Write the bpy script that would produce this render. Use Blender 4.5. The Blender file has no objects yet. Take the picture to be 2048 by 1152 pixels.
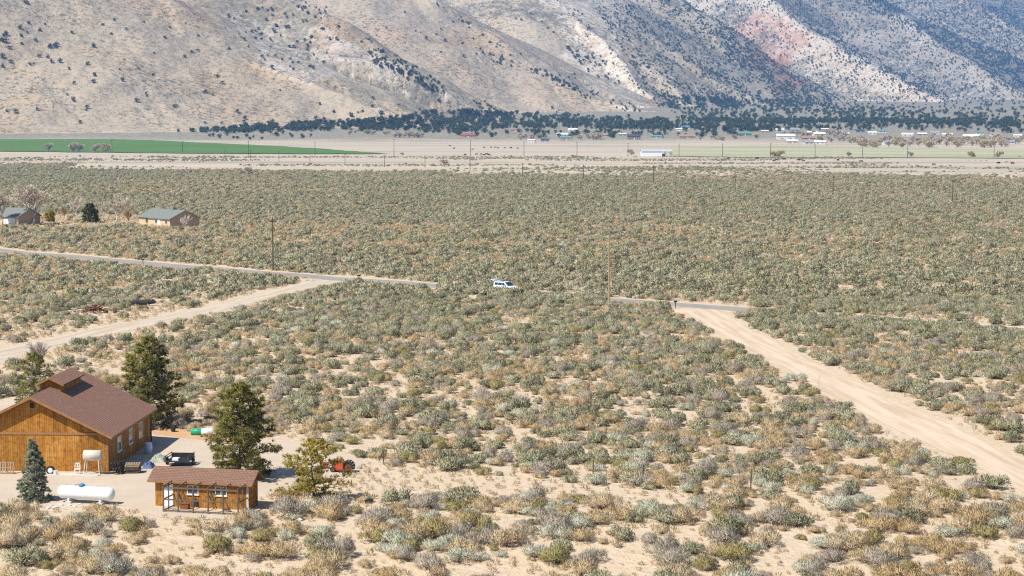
import bpy, math, random
import numpy as np
from mathutils import Vector, Matrix

# ------------------------------------------------------------------ camera, light, exposure
SC = bpy.context.scene
DENOISE = False
COL = SC.collection
F = 3900.0                     # focal length in pixels of the 2048-wide photograph
CAMZ = 30.0
PITCH = math.atan(334.0 / F)
cam = bpy.data.cameras.new('camera')
cam.sensor_width = 36.0
cam.lens = F / 2048 * 36
cam.clip_start = 1.0
cam.clip_end = 60000
camo = bpy.data.objects.new('camera', cam)
camo.location = (0, 0, CAMZ)
camo.rotation_euler = (math.pi / 2 - PITCH, 0, 0)
COL.objects.link(camo)
SC.camera = camo

SUN_TO = Vector((-1.15, -1.0, 2.0)).normalized()      # direction towards the sun
EL = math.asin(SUN_TO.z)
AZ = math.atan2(SUN_TO.x, SUN_TO.y)
W = bpy.data.worlds.new('World')
SC.world = W
W.use_nodes = True
nt = W.node_tree
sky = nt.nodes.new('ShaderNodeTexSky')
sky.sky_type = 'NISHITA'
sky.sun_disc = False
sky.sun_elevation = EL
sky.sun_rotation = AZ % (2 * math.pi)
sky.altitude = 1500
nt.nodes['Background'].inputs['Strength'].default_value = 0.09
nt.links.new(sky.outputs[0], nt.nodes['Background'].inputs[0])
sl = bpy.data.lights.new('sun', 'SUN')
sl.energy = 4.8
sl.angle = math.radians(0.5)
sl.color = (1.0, 0.955, 0.88)
so = bpy.data.objects.new('sun', sl)
so.rotation_euler = (-SUN_TO).to_track_quat('-Z', 'Y').to_euler()
so.location = (-200, -200, 400)
COL.objects.link(so)
SC.view_settings.view_transform = 'Standard'
SC.view_settings.look = 'None'
SC.view_settings.exposure = 0.50
SC.view_settings.gamma = 1
SC.render.engine = 'CYCLES'
SC.cycles.use_denoising = DENOISE
SC.cycles.pixel_filter_type = 'BLACKMAN_HARRIS'
SC.cycles.filter_width = 1.15
SC.cycles.max_bounces = 5
SC.cycles.diffuse_bounces = 2
SC.cycles.volume_bounces = 0
SC.cycles.transparent_max_bounces = 8

R = random.Random(7)
NP = np.random.default_rng(11)

# ------------------------------------------------------------------ noise and terrain
def _h(xi, yi, seed):
    h = (xi * 374761393 + yi * 668265263 + seed * 1446650531) & 0xffffffff
    h = ((h ^ (h >> 13)) * 1274126177) & 0xffffffff
    return ((h ^ (h >> 16)) & 0xffffff) / float(0xffffff)

def vn(x, y, seed=0):
    x = np.asarray(x, float); y = np.asarray(y, float)
    xf = np.floor(x); yf = np.floor(y)
    xi = xf.astype(np.int64); yi = yf.astype(np.int64)
    u = x - xf; v = y - yf
    u = u * u * u * (u * (u * 6 - 15) + 10); v = v * v * v * (v * (v * 6 - 15) + 10)
    a = _h(xi, yi, seed); b = _h(xi + 1, yi, seed); c = _h(xi, yi + 1, seed); d = _h(xi + 1, yi + 1, seed)
    return (a * (1 - u) + b * u) * (1 - v) + (c * (1 - u) + d * u) * v

def fbm(x, y, o=4, seed=0, gain=0.5):
    s = 0; a = 1; t = 0
    for i in range(o):
        s = s + a * vn(x * 2 ** i, y * 2 ** i, seed + i * 17); t += a; a *= gain
    return s / t

def sstep(a, b, x):
    t = np.clip((np.asarray(x, float) - a) / (b - a), 0, 1)
    return t * t * (3 - 2 * t)

def terrain(x, y):
    x = np.asarray(x, float); y = np.asarray(y, float)
    g = 15 * (np.clip(y - 2000, 0, 2500) / 1000) ** 1.5 + 0.02 * np.clip(y - 4500, 0, None)
    und = (fbm(x / 28, y / 28, 2, 3) - 0.5) * 0.7
    keep = 1 - (1 - sstep(-6, 4, x)) * (1 - sstep(188, 205, y)) * sstep(140, 148, y)
    und = und * keep * sstep(100, 130, y)
    bank = -0.075 * np.clip(143 - y, 0, 60)
    return g + und + bank

SP, CP = math.sin(PITCH), math.cos(PITCH)
def ray(px, py):
    a = (px - 1024) / F; b = -(py - 576) / F
    return np.array([a, CP + b * SP, -SP + b * CP])

_T = np.concatenate([np.linspace(60, 800, 3701), np.linspace(800, 7000, 6201)[1:]])
def hit(px, py):
    d = ray(px, py)
    x = d[0] / d[1] * _T; z = CAMZ + d[2] / d[1] * _T
    k = np.nonzero(z <= terrain(x, _T))[0]
    i = k[0] if len(k) else len(_T) - 1
    return Vector((float(x[i]), float(_T[i]), float(terrain(x[i], _T[i]))))

def at(px, py, Y):
    d = ray(px, py) * (Y / ray(px, py)[1])
    return Vector((d[0], d[1], CAMZ + d[2]))

def proj(x, y, z):
    zz = y * CP - (z - CAMZ) * SP
    uu = y * SP + (z - CAMZ) * CP
    return 1024 + F * x / zz, 576 - F * uu / zz

def inpoly(px, py, poly):
    px = np.asarray(px, float); py = np.asarray(py, float)
    r = np.zeros(px.shape, bool)
    n = len(poly)
    for i in range(n):
        x1, y1 = poly[i]; x2, y2 = poly[(i + 1) % n]
        c = ((y1 > py) != (y2 > py)) & (px < (x2 - x1) * (py - y1) / (y2 - y1 + 1e-12) + x1)
        r ^= c
    return r

def dist_line(x, y, pts):
    d = np.full(np.shape(x), 1e9)
    for (a, b) in zip(pts[:-1], pts[1:]):
        vx, vy = b[0] - a[0], b[1] - a[1]
        L = vx * vx + vy * vy + 1e-9
        t = np.clip(((x - a[0]) * vx + (y - a[1]) * vy) / L, 0, 1)
        d = np.minimum(d, np.hypot(x - a[0] - t * vx, y - a[1] - t * vy))
    return d

# ------------------------------------------------------------------ materials
def srgb(r, g, b):
    f = lambda c: (c / 255 / 12.92) if c / 255 <= 0.04045 else ((c / 255 + 0.055) / 1.055) ** 2.4
    return (f(r), f(g), f(b))

MATS = {}
def nodes(m):
    m.use_nodes = True
    t = m.node_tree
    return t, t.nodes, t.links, t.nodes['Principled BSDF']

def tex_noise(N, L, scale, detail=4, rough=0.55, vec=None, dist=0):
    n = N.new('ShaderNodeTexNoise')
    n.inputs['Scale'].default_value = scale
    n.inputs['Detail'].default_value = detail
    n.inputs['Roughness'].default_value = rough
    n.inputs['Distortion'].default_value = dist
    if vec is not None: L.new(vec, n.inputs['Vector'])
    return n.outputs['Fac']

def ramp(N, L, fac, a, b, invert=False):
    m = N.new('ShaderNodeMapRange')
    m.inputs['From Min'].default_value = a; m.inputs['From Max'].default_value = b
    if invert:
        m.inputs['To Min'].default_value = 1; m.inputs['To Max'].default_value = 0
    L.new(fac, m.inputs['Value'])
    return m.outputs[0]

def mixc(N, L, fac, a, b):
    m = N.new('ShaderNodeMix'); m.data_type = 'RGBA'
    for sock, v in ((m.inputs[0], fac), (m.inputs[6], a), (m.inputs[7], b)):
        if hasattr(v, 'is_output'): L.new(v, sock)
        elif isinstance(v, (tuple, list)): sock.default_value = tuple(v) + (1,)
        else: sock.default_value = v
    return m.outputs[2]

def math_n(N, L, op, a, b):
    m = N.new('ShaderNodeMath'); m.operation = op
    for i, v in enumerate((a, b)):
        if hasattr(v, 'is_output'): L.new(v, m.inputs[i])
        else: m.inputs[i].default_value = v
    return m.outputs[0]

def mat(name, c, c2=None, scale=3.0, rough=0.8, metal=0.0, stretch=None, bump=0.0, rnd=0.0, spec=0.3):
    if name in MATS: return MATS[name]
    m = bpy.data.materials.new(name); MATS[name] = m
    t, N, L, B = nodes(m)
    B.inputs['Roughness'].default_value = rough
    B.inputs['Metallic'].default_value = metal
    B.inputs['Specular IOR Level'].default_value = spec
    tc = N.new('ShaderNodeTexCoord'); vec = tc.outputs['Object']
    if stretch:
        mp = N.new('ShaderNodeMapping'); mp.inputs['Scale'].default_value = stretch
        L.new(vec, mp.inputs[0]); vec = mp.outputs[0]
    if c2 is None: c2 = tuple(v * 0.75 for v in c)
    fac = ramp(N, L, tex_noise(N, L, scale, 5, 0.6, vec), 0.32, 0.68)
    col = mixc(N, L, fac, c, c2)
    if rnd:
        oi = N.new('ShaderNodeObjectInfo')
        hs = N.new('ShaderNodeHueSaturation')
        L.new(col, hs.inputs['Color'])
        L.new(math_n(N, L, 'MULTIPLY_ADD', oi.outputs['Random'], rnd), hs.inputs['Value'])
        hs.inputs['Value'].links[0].from_node.inputs[2].default_value = 1 - rnd / 2
        col = hs.outputs[0]
    L.new(col, B.inputs['Base Color'])
    if bump:
        b = N.new('ShaderNodeBump'); b.inputs['Strength'].default_value = bump
        b.inputs['Distance'].default_value = 0.05
        L.new(tex_noise(N, L, scale * 6, 3, 0.6, vec), b.inputs['Height'])
        L.new(b.outputs[0], B.inputs['Normal'])
    return m

def foliage(name, ca, cb, var=0.35, trans=0.2):
    """leaf colour that varies from plant to plant and leaf to leaf"""
    m = bpy.data.materials.new(name); MATS[name] = m
    t, N, L, B = nodes(m)
    oi = N.new('ShaderNodeObjectInfo')
    col = mixc(N, L, oi.outputs['Random'], ca, cb)
    ge = N.new('ShaderNodeNewGeometry')
    hs = N.new('ShaderNodeHueSaturation')
    L.new(col, hs.inputs['Color'])
    k = math_n(N, L, 'MULTIPLY_ADD', ge.outputs['Random Per Island'], var)
    k.node.inputs[2].default_value = 1 - var / 2
    L.new(k, hs.inputs['Value'])
    L.new(hs.outputs[0], B.inputs['Base Color'])
    B.inputs['Roughness'].default_value = 0.8
    B.inputs['Specular IOR Level'].default_value = 0.15
    tr = N.new('ShaderNodeBsdfTranslucent'); L.new(hs.outputs[0], tr.inputs['Color'])
    mx = N.new('ShaderNodeMixShader'); mx.inputs[0].default_value = trans
    L.new(B.outputs[0], mx.inputs[1]); L.new(tr.outputs[0], mx.inputs[2])
    L.new(mx.outputs[0], N['Material Output'].inputs['Surface'])
    return m

# ------------------------------------------------------------------ mesh helpers
def new_mesh(name, v, f, mats=(), mi=None, smooth=False):
    me = bpy.data.meshes.new(name)
    me.from_pydata([tuple(p) for p in v], [], f)
    for m in mats: me.materials.append(m)
    if mi is not None: me.polygons.foreach_set('material_index', np.asarray(mi, np.int32))
    if smooth: me.polygons.foreach_set('use_smooth', np.ones(len(f), bool))
    me.update()
    return me

def grid_mesh(name, V, nr, nc, m, smooth=True):
    """V: (nr*nc,3) array, rows by columns"""
    me = bpy.data.meshes.new(name)
    i = np.arange(nr - 1)[:, None] * nc + np.arange(nc - 1)[None, :]
    q = np.stack([i, i + 1, i + nc + 1, i + nc], -1).reshape(-1, 4).astype(np.int32)
    me.vertices.add(len(V)); me.vertices.foreach_set('co', np.ascontiguousarray(V, np.float32).ravel())
    me.loops.add(q.size); me.loops.foreach_set('vertex_index', q.ravel())
    me.polygons.add(len(q)); me.polygons.foreach_set('loop_start', np.arange(0, q.size, 4, dtype=np.int32))
    me.polygons.foreach_set('use_smooth', np.full(len(q), smooth))
    me.materials.append(m)
    me.update(calc_edges=True)
    return me

def tri_mesh(name, V, T, mats, mi=None):
    me = bpy.data.meshes.new(name)
    V = np.ascontiguousarray(V, np.float32); T = np.ascontiguousarray(T, np.int32)
    me.vertices.add(len(V)); me.vertices.foreach_set('co', V.ravel())
    me.loops.add(T.size); me.loops.foreach_set('vertex_index', T.ravel())
    me.polygons.add(len(T)); me.polygons.foreach_set('loop_start', np.arange(0, T.size, 3, dtype=np.int32))
    for m in mats: me.materials.append(m)
    if mi is not None: me.polygons.foreach_set('material_index', np.asarray(mi, np.int32))
    me.update(calc_edges=True)
    return me

class MB:
    def __init__(s): s.v = []; s.f = []; s.sm = False
    def add(s, v, f):
        o = len(s.v); s.v += [tuple(p) for p in v]; s.f += [tuple(i + o for i in q) for q in f]; return s
    def box(s, x0, x1, y0, y1, z0, z1, M=None):
        v = [Vector(p) for p in ((x0, y0, z0), (x1, y0, z0), (x1, y1, z0), (x0, y1, z0), (x0, y0, z1), (x1, y0, z1), (x1, y1, z1), (x0, y1, z1))]
        if M is not None: v = [M @ p for p in v]
        return s.add(v, [(0, 3, 2, 1), (4, 5, 6, 7), (0, 1, 5, 4), (1, 2, 6, 5), (2, 3, 7, 6), (3, 0, 4, 7)])
    def tube(s, pts, rad, n=8, cap=True):
        pts = [Vector(p) for p in pts]
        if not hasattr(rad, '__len__'): rad = [rad] * len(pts)
        v = []; f = []
        for i, p in enumerate(pts):
            d = (pts[min(i + 1, len(pts) - 1)] - pts[max(i - 1, 0)])
            d = d.normalized() if d.length > 1e-9 else Vector((0, 0, 1))
            a = d.cross(Vector((0, 0, 1)) if abs(d.z) < 0.95 else Vector((1, 0, 0))).normalized(); b = d.cross(a)
            for k in range(n):
                t = 2 * math.pi * k / n
                v.append(p + (a * math.cos(t) + b * math.sin(t)) * rad[i])
        for i in range(len(pts) - 1):
            for k in range(n):
                f.append((i * n + k, i * n + (k + 1) % n, (i + 1) * n + (k + 1) % n, (i + 1) * n + k))
        if cap:
            f.append(tuple(range(n))); f.append(tuple(range((len(pts) - 1) * n, len(pts) * n))[::-1])
        return s.add(v, f)
    def beam(s, a, b, w, h=None):
        """rectangular bar from a to b"""
        h = h or w; a = Vector(a); b = Vector(b); d = (b - a).normalized()
        x = d.cross(Vector((0, 0, 1)) if abs(d.z) < 0.95 else Vector((0, 1, 0))).normalized(); y = x.cross(d)
        v = []
        for p in (a, b):
            for sx, sy in ((-1, -1), (1, -1), (1, 1), (-1, 1)): v.append(p + x * sx * w / 2 + y * sy * h / 2)
        return s.add(v, [(0, 3, 2, 1), (4, 5, 6, 7), (0, 1, 5, 4), (1, 2, 6, 5), (2, 3, 7, 6), (3, 0, 4, 7)])
    def prism(s, poly, axis, a, b):
        """extrude a 2-D polygon along 'x','y' or 'z' between a and b"""
        def P(u, v, w): return {'y': (u, w, v), 'x': (w, u, v), 'z': (u, v, w)}[axis]
        n = len(poly)
        v = [P(u, w, a) for u, w in poly] + [P(u, w, b) for u, w in poly]
        f = [tuple(range(n))[::-1], tuple(range(n, 2 * n))] + [(i, (i + 1) % n, n + (i + 1) % n, n + i) for i in range(n)]
        return s.add(v, f)
    def build(s, name, m, parent=None, smooth=False):
        me = new_mesh(name, s.v, s.f, [m] if not isinstance(m, (list, tuple)) else m, smooth=smooth or s.sm)
        import bmesh
        bm = bmesh.new(); bm.from_mesh(me); bmesh.ops.recalc_face_normals(bm, faces=bm.faces); bm.to_mesh(me); bm.free()
        return link(name, me, parent)

def link(name, me, parent=None):
    o = bpy.data.objects.new(name, me); COL.objects.link(o)
    if parent is not None: o.parent = parent
    return o

def tag(o, label, cat, group=None):
    o['label'] = label; o['category'] = cat
    if group: o['group'] = group
    return o

def thing(name, loc, rz=0.0, label='', cat='', group=None):
    o = bpy.data.objects.new(name, None); COL.objects.link(o)
    o.empty_display_size = 0.3
    o.location = loc; o.rotation_euler = (0, 0, rz)
    return tag(o, label, cat, group)

def struct(o, kind='structure'):
    o['kind'] = kind; return o

def copy_tree(o, parent=None):
    c = o.copy(); COL.objects.link(c)
    if parent is not None: c.parent = parent
    for ch in [k for k in bpy.data.objects if k.parent is o]: copy_tree(ch, c)
    return c

# ------------------------------------------------------------------ haze is built after the mountains
# ------------------------------------------------------------------ roads and zones in world coordinates
def path(pix): return [hit(x, y) for x, y in pix]
PAVED = path([(-260, 470), (-100, 487), (0, 501), (140, 513), (280, 526), (400, 536), (500, 544), (640, 555), (760, 563), (870, 572), (985, 581), (1110, 591), (1220, 600), (1350, 609), (1470, 618), (1600, 629), (1720, 638), (1900, 652), (2150, 672)])
DIRT_L = path([(-260, 775), (-90, 745), (0, 716), (60, 694), (140, 677), (220, 661), (300, 645), (380, 629), (450, 612), (520, 594), (590, 578), (650, 566), (690, 560)])
DIRT_R = path([(1395, 618), (1430, 640), (1500, 680), (1600, 732), (1700, 783), (1800, 832), (1900, 882), (2000, 930), (2100, 976), (2300, 1070)])
TWO_T = path([(-150, 622), (0, 606), (90, 596), (180, 582), (290, 568), (380, 558), (450, 548)])
YARD = [(-200, 1000), (-200, 905), (-200, 840), (-60, 800), (100, 800), (312, 862), (420, 872), (600, 885), (720, 912), (740, 940), (640, 962), (560, 985), (520, 1000), (500, 1040), (420, 1040), (320, 1035), (250, 1010), (130, 1018), (60, 1010)]

# ------------------------------------------------------------------ ground
def ground_material():
    m = bpy.data.materials.new('sandy_soil')
    t, N, L, B = nodes(m)
    g = N.new('ShaderNodeNewGeometry'); pos = g.outputs['Position']
    sx = N.new('ShaderNodeSeparateXYZ'); L.new(pos, sx.inputs[0]); Y = sx.outputs['Y']
    sand = mixc(N, L, ramp(N, L, tex_noise(N, L, 0.07, 4, 0.6, pos), 0.35, 0.7), (0.565, 0.455, 0.325), (0.54, 0.41, 0.275))
    sand = mixc(N, L, ramp(N, L, tex_noise(N, L, 0.9, 5, 0.65, pos), 0.45, 0.8), sand, (0.62, 0.51, 0.38))
    litter = ramp(N, L, tex_noise(N, L, 2.6, 5, 0.8, pos), 0.53, 0.66)
    litter = math_n(N, L, 'MULTIPLY', litter, ramp(N, L, tex_noise(N, L, 0.22, 3, 0.6, pos), 0.34, 0.60))
    sand = mixc(N, L, math_n(N, L, 'MULTIPLY', litter, 0.85), sand, (0.31, 0.235, 0.14))
    # dry pasture with faint strips far out
    mp = N.new('ShaderNodeMapping'); mp.inputs['Scale'].default_value = (0.15, 1, 1); L.new(pos, mp.inputs[0])
    st = tex_noise(N, L, 0.018, 5, 0.62, mp.outputs[0])
    dry = mixc(N, L, ramp(N, L, st, 0.35, 0.65), (0.53, 0.44, 0.335), (0.43, 0.37, 0.285))
    dry = mixc(N, L, ramp(N, L, tex_noise(N, L, 0.011, 4, 0.6, mp.outputs[0]), 0.52, 0.66), dry, (0.335, 0.30, 0.235))
    yv = math_n(N, L, 'ADD', Y, math_n(N, L, 'MULTIPLY', math_n(N, L, 'SUBTRACT', tex_noise(N, L, 0.006, 3, 0.6, pos), 0.5), 500))
    col = mixc(N, L, ramp(N, L, yv, 850, 1150), sand, dry)
    # grey sage flats below the hills
    spk = ramp(N, L, tex_noise(N, L, 0.12, 3, 0.7, pos), 0.42, 0.62)
    sage = mixc(N, L, spk, (0.34, 0.30, 0.225), (0.17, 0.165, 0.125))
    col = mixc(N, L, ramp(N, L, yv, 2350, 2650), col, sage)
    L.new(col, B.inputs['Base Color'])
    B.inputs['Roughness'].default_value = 0.95; B.inputs['Specular IOR Level'].default_value = 0.1
    b = N.new('ShaderNodeBump'); b.inputs['Strength'].default_value = 0.8; b.inputs['Distance'].default_value = 0.35
    L.new(tex_noise(N, L, 1.3, 5, 0.65, pos), b.inputs['Height']); L.new(b.outputs[0], B.inputs['Normal'])
    return m

ys = np.concatenate([np.linspace(-400, 90, 25), np.exp(np.linspace(math.log(96), math.log(6000), 640)), np.linspace(6200, 13500, 30)])
us = np.linspace(-1, 1, 241)
YY, UU = np.meshgrid(ys, us, indexing='ij')
XX = UU * (0.36 * np.maximum(YY, 100) + 40)
GV = np.stack([XX, YY, terrain(XX, YY)], -1).reshape(-1, 3)
struct(link('ground', grid_mesh('ground', GV, len(ys), len(us), ground_material())))

def strip(name, pts, hw, m, dz=0.05, wob=0.3, step=2.0, flare=None):
    P = [Vector((p.x, p.y, 0)) for p in pts]
    # resample (Catmull-Rom) so bends stay smooth
    Q = []
    for i in range(len(P) - 1):
        p0 = P[max(i - 1, 0)]; p1 = P[i]; p2 = P[i + 1]; p3 = P[min(i + 2, len(P) - 1)]
        n = max(2, int((p2 - p1).length / step))
        for k in range(n):
            t = k / n
            Q.append(0.5 * ((2 * p1) + (p2 - p0) * t + (2 * p0 - 5 * p1 + 4 * p2 - p3) * t * t + (3 * p1 - p0 - 3 * p2 + p3) * t ** 3))
    Q.append(P[-1])
    nc = 9; V = []
    for i, q in enumerate(Q):
        d = (Q[min(i + 1, len(Q) - 1)] - Q[max(i - 1, 0)]).normalized(); n = Vector((d.y, -d.x, 0))
        w = hw * (1 + (flare(i / (len(Q) - 1)) if flare else 0))
        wl = w + wob * (float(fbm(i * step / 7, 1.5, 3, 5)) - 0.5) * 2; wr = w + wob * (float(fbm(i * step / 7, 9.5, 3, 6)) - 0.5) * 2
        for k in range(nc):
            u = -1 + 2 * k / (nc - 1)
            V.append(q + n * (u * (wr if u > 0 else wl)))
    V = np.array([tuple(v) for v in V]); V[:, 2] = terrain(V[:, 0], V[:, 1]) + dz
    o = link(name, grid_mesh(name, V, len(Q), nc, m)); struct(o)
    return o

def road_mat(name, a, b, sc=0.8, along=None):
    m = bpy.data.materials.new(name)
    t, N, L, B = nodes(m)
    g = N.new('ShaderNodeNewGeometry'); pos = g.outputs['Position']
    c = mixc(N, L, ramp(N, L, tex_noise(N, L, 0.25, 4, 0.6, pos), 0.3, 0.7), a, b)
    c = mixc(N, L, math_n(N, L, 'MULTIPLY', ramp(N, L, tex_noise(N, L, sc * 3, 5, 0.7, pos), 0.5, 0.75), 0.35), c, tuple(v * 0.7 for v in a))
    if along is not None:
        mp = N.new('ShaderNodeMapping'); mp.vector_type = 'TEXTURE'; mp.inputs['Rotation'].default_value = (0, 0, along); mp.inputs['Scale'].default_value = (14, 1, 1); L.new(pos, mp.inputs[0])
        c = mixc(N, L, math_n(N, L, 'MULTIPLY', ramp(N, L, tex_noise(N, L, 0.9, 4, 0.6, mp.outputs[0]), 0.42, 0.64), 0.95), c, tuple(v * 0.76 * k for v, k in zip(a, (1, .95, .85))))
    L.new(c, B.inputs['Base Color']); B.inputs['Roughness'].default_value = 0.95; B.inputs['Specular IOR Level'].default_value = 0.1
    bp = N.new('ShaderNodeBump'); bp.inputs['Strength'].default_value = 0.4; bp.inputs['Distance'].default_value = 0.1
    L.new(tex_noise(N, L, 1.6, 5, 0.6, pos), bp.inputs['Height']); L.new(bp.outputs[0], B.inputs['Normal'])
    return m
M_ASPH = road_mat('weathered_asphalt', (0.27, 0.245, 0.21), (0.33, 0.30, 0.26))
M_SHOULD = road_mat('shoulder_sand', (0.57, 0.465, 0.35), (0.52, 0.405, 0.285))
_d = DIRT_R[6] - DIRT_R[1]; _e = DIRT_L[9] - DIRT_L[4]
M_DIRT = road_mat('packed_dirt', (0.63, 0.51, 0.38), (0.59, 0.46, 0.33), along=math.atan2(_d.y, _d.x))
M_DIRTL = road_mat('packed_gravel', (0.56, 0.48, 0.385), (0.52, 0.43, 0.33), along=math.atan2(_e.y, _e.x))
strip('road_shoulder', PAVED, 4.3, M_SHOULD, 0.012, 1.0)
strip('paved_road', PAVED, 3.1, M_ASPH, 0.024, 0.25)
fl = lambda t: 1.5 * max(0, 1 - t / 0.07) ** 1.3
flb = lambda t: 1.6 * max(0, 1 - (1 - t) / 0.10) ** 1.5
strip('dirt_road', DIRT_R, 2.8, M_DIRT, 0.018, 1.1, flare=fl)
strip('dirt_road', DIRT_L, 2.7, M_DIRTL, 0.018, 1.0, flare=flb)
strip('two_track_path', TWO_T, 1.9, M_SHOULD, 0.014, 0.8)
def offset_path(pts, d):
    out = []
    for i, p in enumerate(pts):
        t = (pts[min(i + 1, len(pts) - 1)] - pts[max(i - 1, 0)]); t.z = 0; t.normalize()
        out.append(Vector((p.x + t.y * d, p.y - t.x * d, 0)))
    return out
def sheet(name, pix, m, dz, n=1):
    """flat patch on the terrain from a pixel outline, as a fine fan of quads"""
    P = [hit(x, y) for x, y in pix]
    c = sum(P, Vector()) / len(P)
    ring = []
    for i in range(len(P)):
        a, b = P[i], P[(i + 1) % len(P)]
        for k in range(6): ring.append(a.lerp(b, k / 6))
    nr = 14; V = []
    for j in range(nr):
        s = j / (nr - 1)
        for i, p in enumerate(ring + ring[:1]):
            q = c.lerp(p, s * (1 + (0.05 * (float(vn(i % len(ring) * 0.6, 3.3, 8)) - 0.5) if j == nr - 1 else 0)))
            V.append((q.x, q.y, 0))
    V = np.array(V); V[:, 2] = terrain(V[:, 0], V[:, 1]) + dz
    o = link(name, grid_mesh(name, V, nr, len(ring) + 1, m)); struct(o); return o
sheet('gravel_yard', YARD, road_mat('yard_gravel', (0.54, 0.45, 0.35), (0.49, 0.395, 0.295)), 0.01)

sheet('orange_dirt_patch', [(300, 857), (345, 856), (430, 869), (500, 880), (480, 890), (430, 884), (370, 876), (305, 869)], road_mat('orange_dirt', (0.52, 0.30, 0.15), (0.56, 0.37, 0.22)), 0.022)

def field_mat(name, a, b, c, sc=(0.1, 1, 1), lo=0.4, hi=0.62):
    m = bpy.data.materials.new(name)
    t, N, L, B = nodes(m)
    g = N.new('ShaderNodeNewGeometry')
    mp = N.new('ShaderNodeMapping'); mp.inputs['Scale'].default_value = sc; L.new(g.outputs['Position'], mp.inputs[0])
    col = mixc(N, L, ramp(N, L, tex_noise(N, L, 0.02, 5, 0.6, mp.outputs[0]), lo, hi), a, b)
    col = mixc(N, L, ramp(N, L, tex_noise(N, L, 0.05, 4, 0.6, mp.outputs[0]), 0.55, 0.75), col, c)
    L.new(col, B.inputs['Base Color']); B.inputs['Roughness'].default_value = 0.9; B.inputs['Specular IOR Level'].default_value = 0.1
    return m
sheet('green_field', [(-250, 279), (-60, 279), (150, 279), (300, 280.5), (430, 287), (540, 292), (640, 298), (720, 303.5), (775, 308), (640, 308.5), (400, 307.5), (150, 305), (-60, 303), (-250, 302)],
      field_mat('irrigated_green', (0.08, 0.165, 0.035), (0.11, 0.19, 0.05), (0.19, 0.225, 0.10)), 0.5)
sheet('pasture_field', [(1330, 297), (1480, 292), (1700, 294), (1900, 298), (2300, 302), (2300, 318), (2000, 317), (1700, 316), (1480, 315), (1345, 313)],
      field_mat('pale_pasture', (0.46, 0.42, 0.28), (0.30, 0.325, 0.18), (0.5, 0.43, 0.3), lo=0.38, hi=0.6), 0.5)

# ------------------------------------------------------------------ mountains: spurs as crest lines with gullied flanks
RIDGES = [  # crest pixels with their distance, flank slope, gully wavelength
    ([(-500, -330, 3900), (-250, -250, 3850), (0, -190, 3760), (200, -80, 3640), (345, 0, 3540), (440, 76, 3440), (520, 124, 3360), (610, 170, 3290), (700, 202, 3230), (800, 232, 3180), (900, 250, 3150)], 0.52, 170),
    ([(150, -170, 4400), (420, -90, 4200), (590, 0, 4050), (690, 40, 3960), (735, 82, 3900), (800, 140, 3820), (870, 174, 3760), (930, 194, 3720), (1000, 222, 3680)], 0.66, 150),
    ([(350, -170, 5000), (640, -110, 4850), (870, 0, 4650), (960, 66, 4540), (1050, 122, 4440), (1120, 160, 4370), (1190, 197, 4310), (1300, 226, 4220)], 0.6, 190),
    ([(800, -190, 5700), (1000, -110, 5550), (1110, -10, 5350), (1190, 70, 5150), (1260, 150, 4950), (1330, 224, 4700)], 0.72, 160),
    ([(950, -170, 6200), (1150, -80, 6000), (1250, 20, 5800), (1330, 85, 5600), (1420, 140, 5400), (1500, 190, 5200), (1570, 222, 5000)], 0.7, 180),
    ([(1100, -170, 6700), (1290, -60, 6450), (1400, 40, 6200), (1480, 110, 5950), (1560, 165, 5700), (1640, 208, 5400)], 0.7, 180),
    ([(1420, -130, 7600), (1540, 0, 7200), (1640, 70, 6800), (1740, 130, 6400), (1840, 182, 6000), (1930, 218, 5700)], 0.62, 220),
    ([(1500, -200, 8600), (1660, -60, 8200), (1800, 30, 7700), (1910, 105, 7200), (2000, 160, 6800), (2080, 205, 6400)], 0.62, 240),
    ([(1700, -170, 9800), (1880, -40, 9200), (2020, 50, 8700), (2150, 130, 8200), (2300, 200, 7600)], 0.6, 260),
    ([(1000, -260, 11000), (1500, -190, 11000), (1900, -130, 10800), (2200, -60, 10600), (2700, 40, 10400)], 0.5, 380),
]
mu = np.linspace(-0.40, 0.42, 700)
my = np.concatenate([np.linspace(2650, 5200, 330), np.linspace(5210, 12200, 300)])
MY, MU = np.meshgrid(my, mu, indexing='ij')
MX = MU * MY
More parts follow.
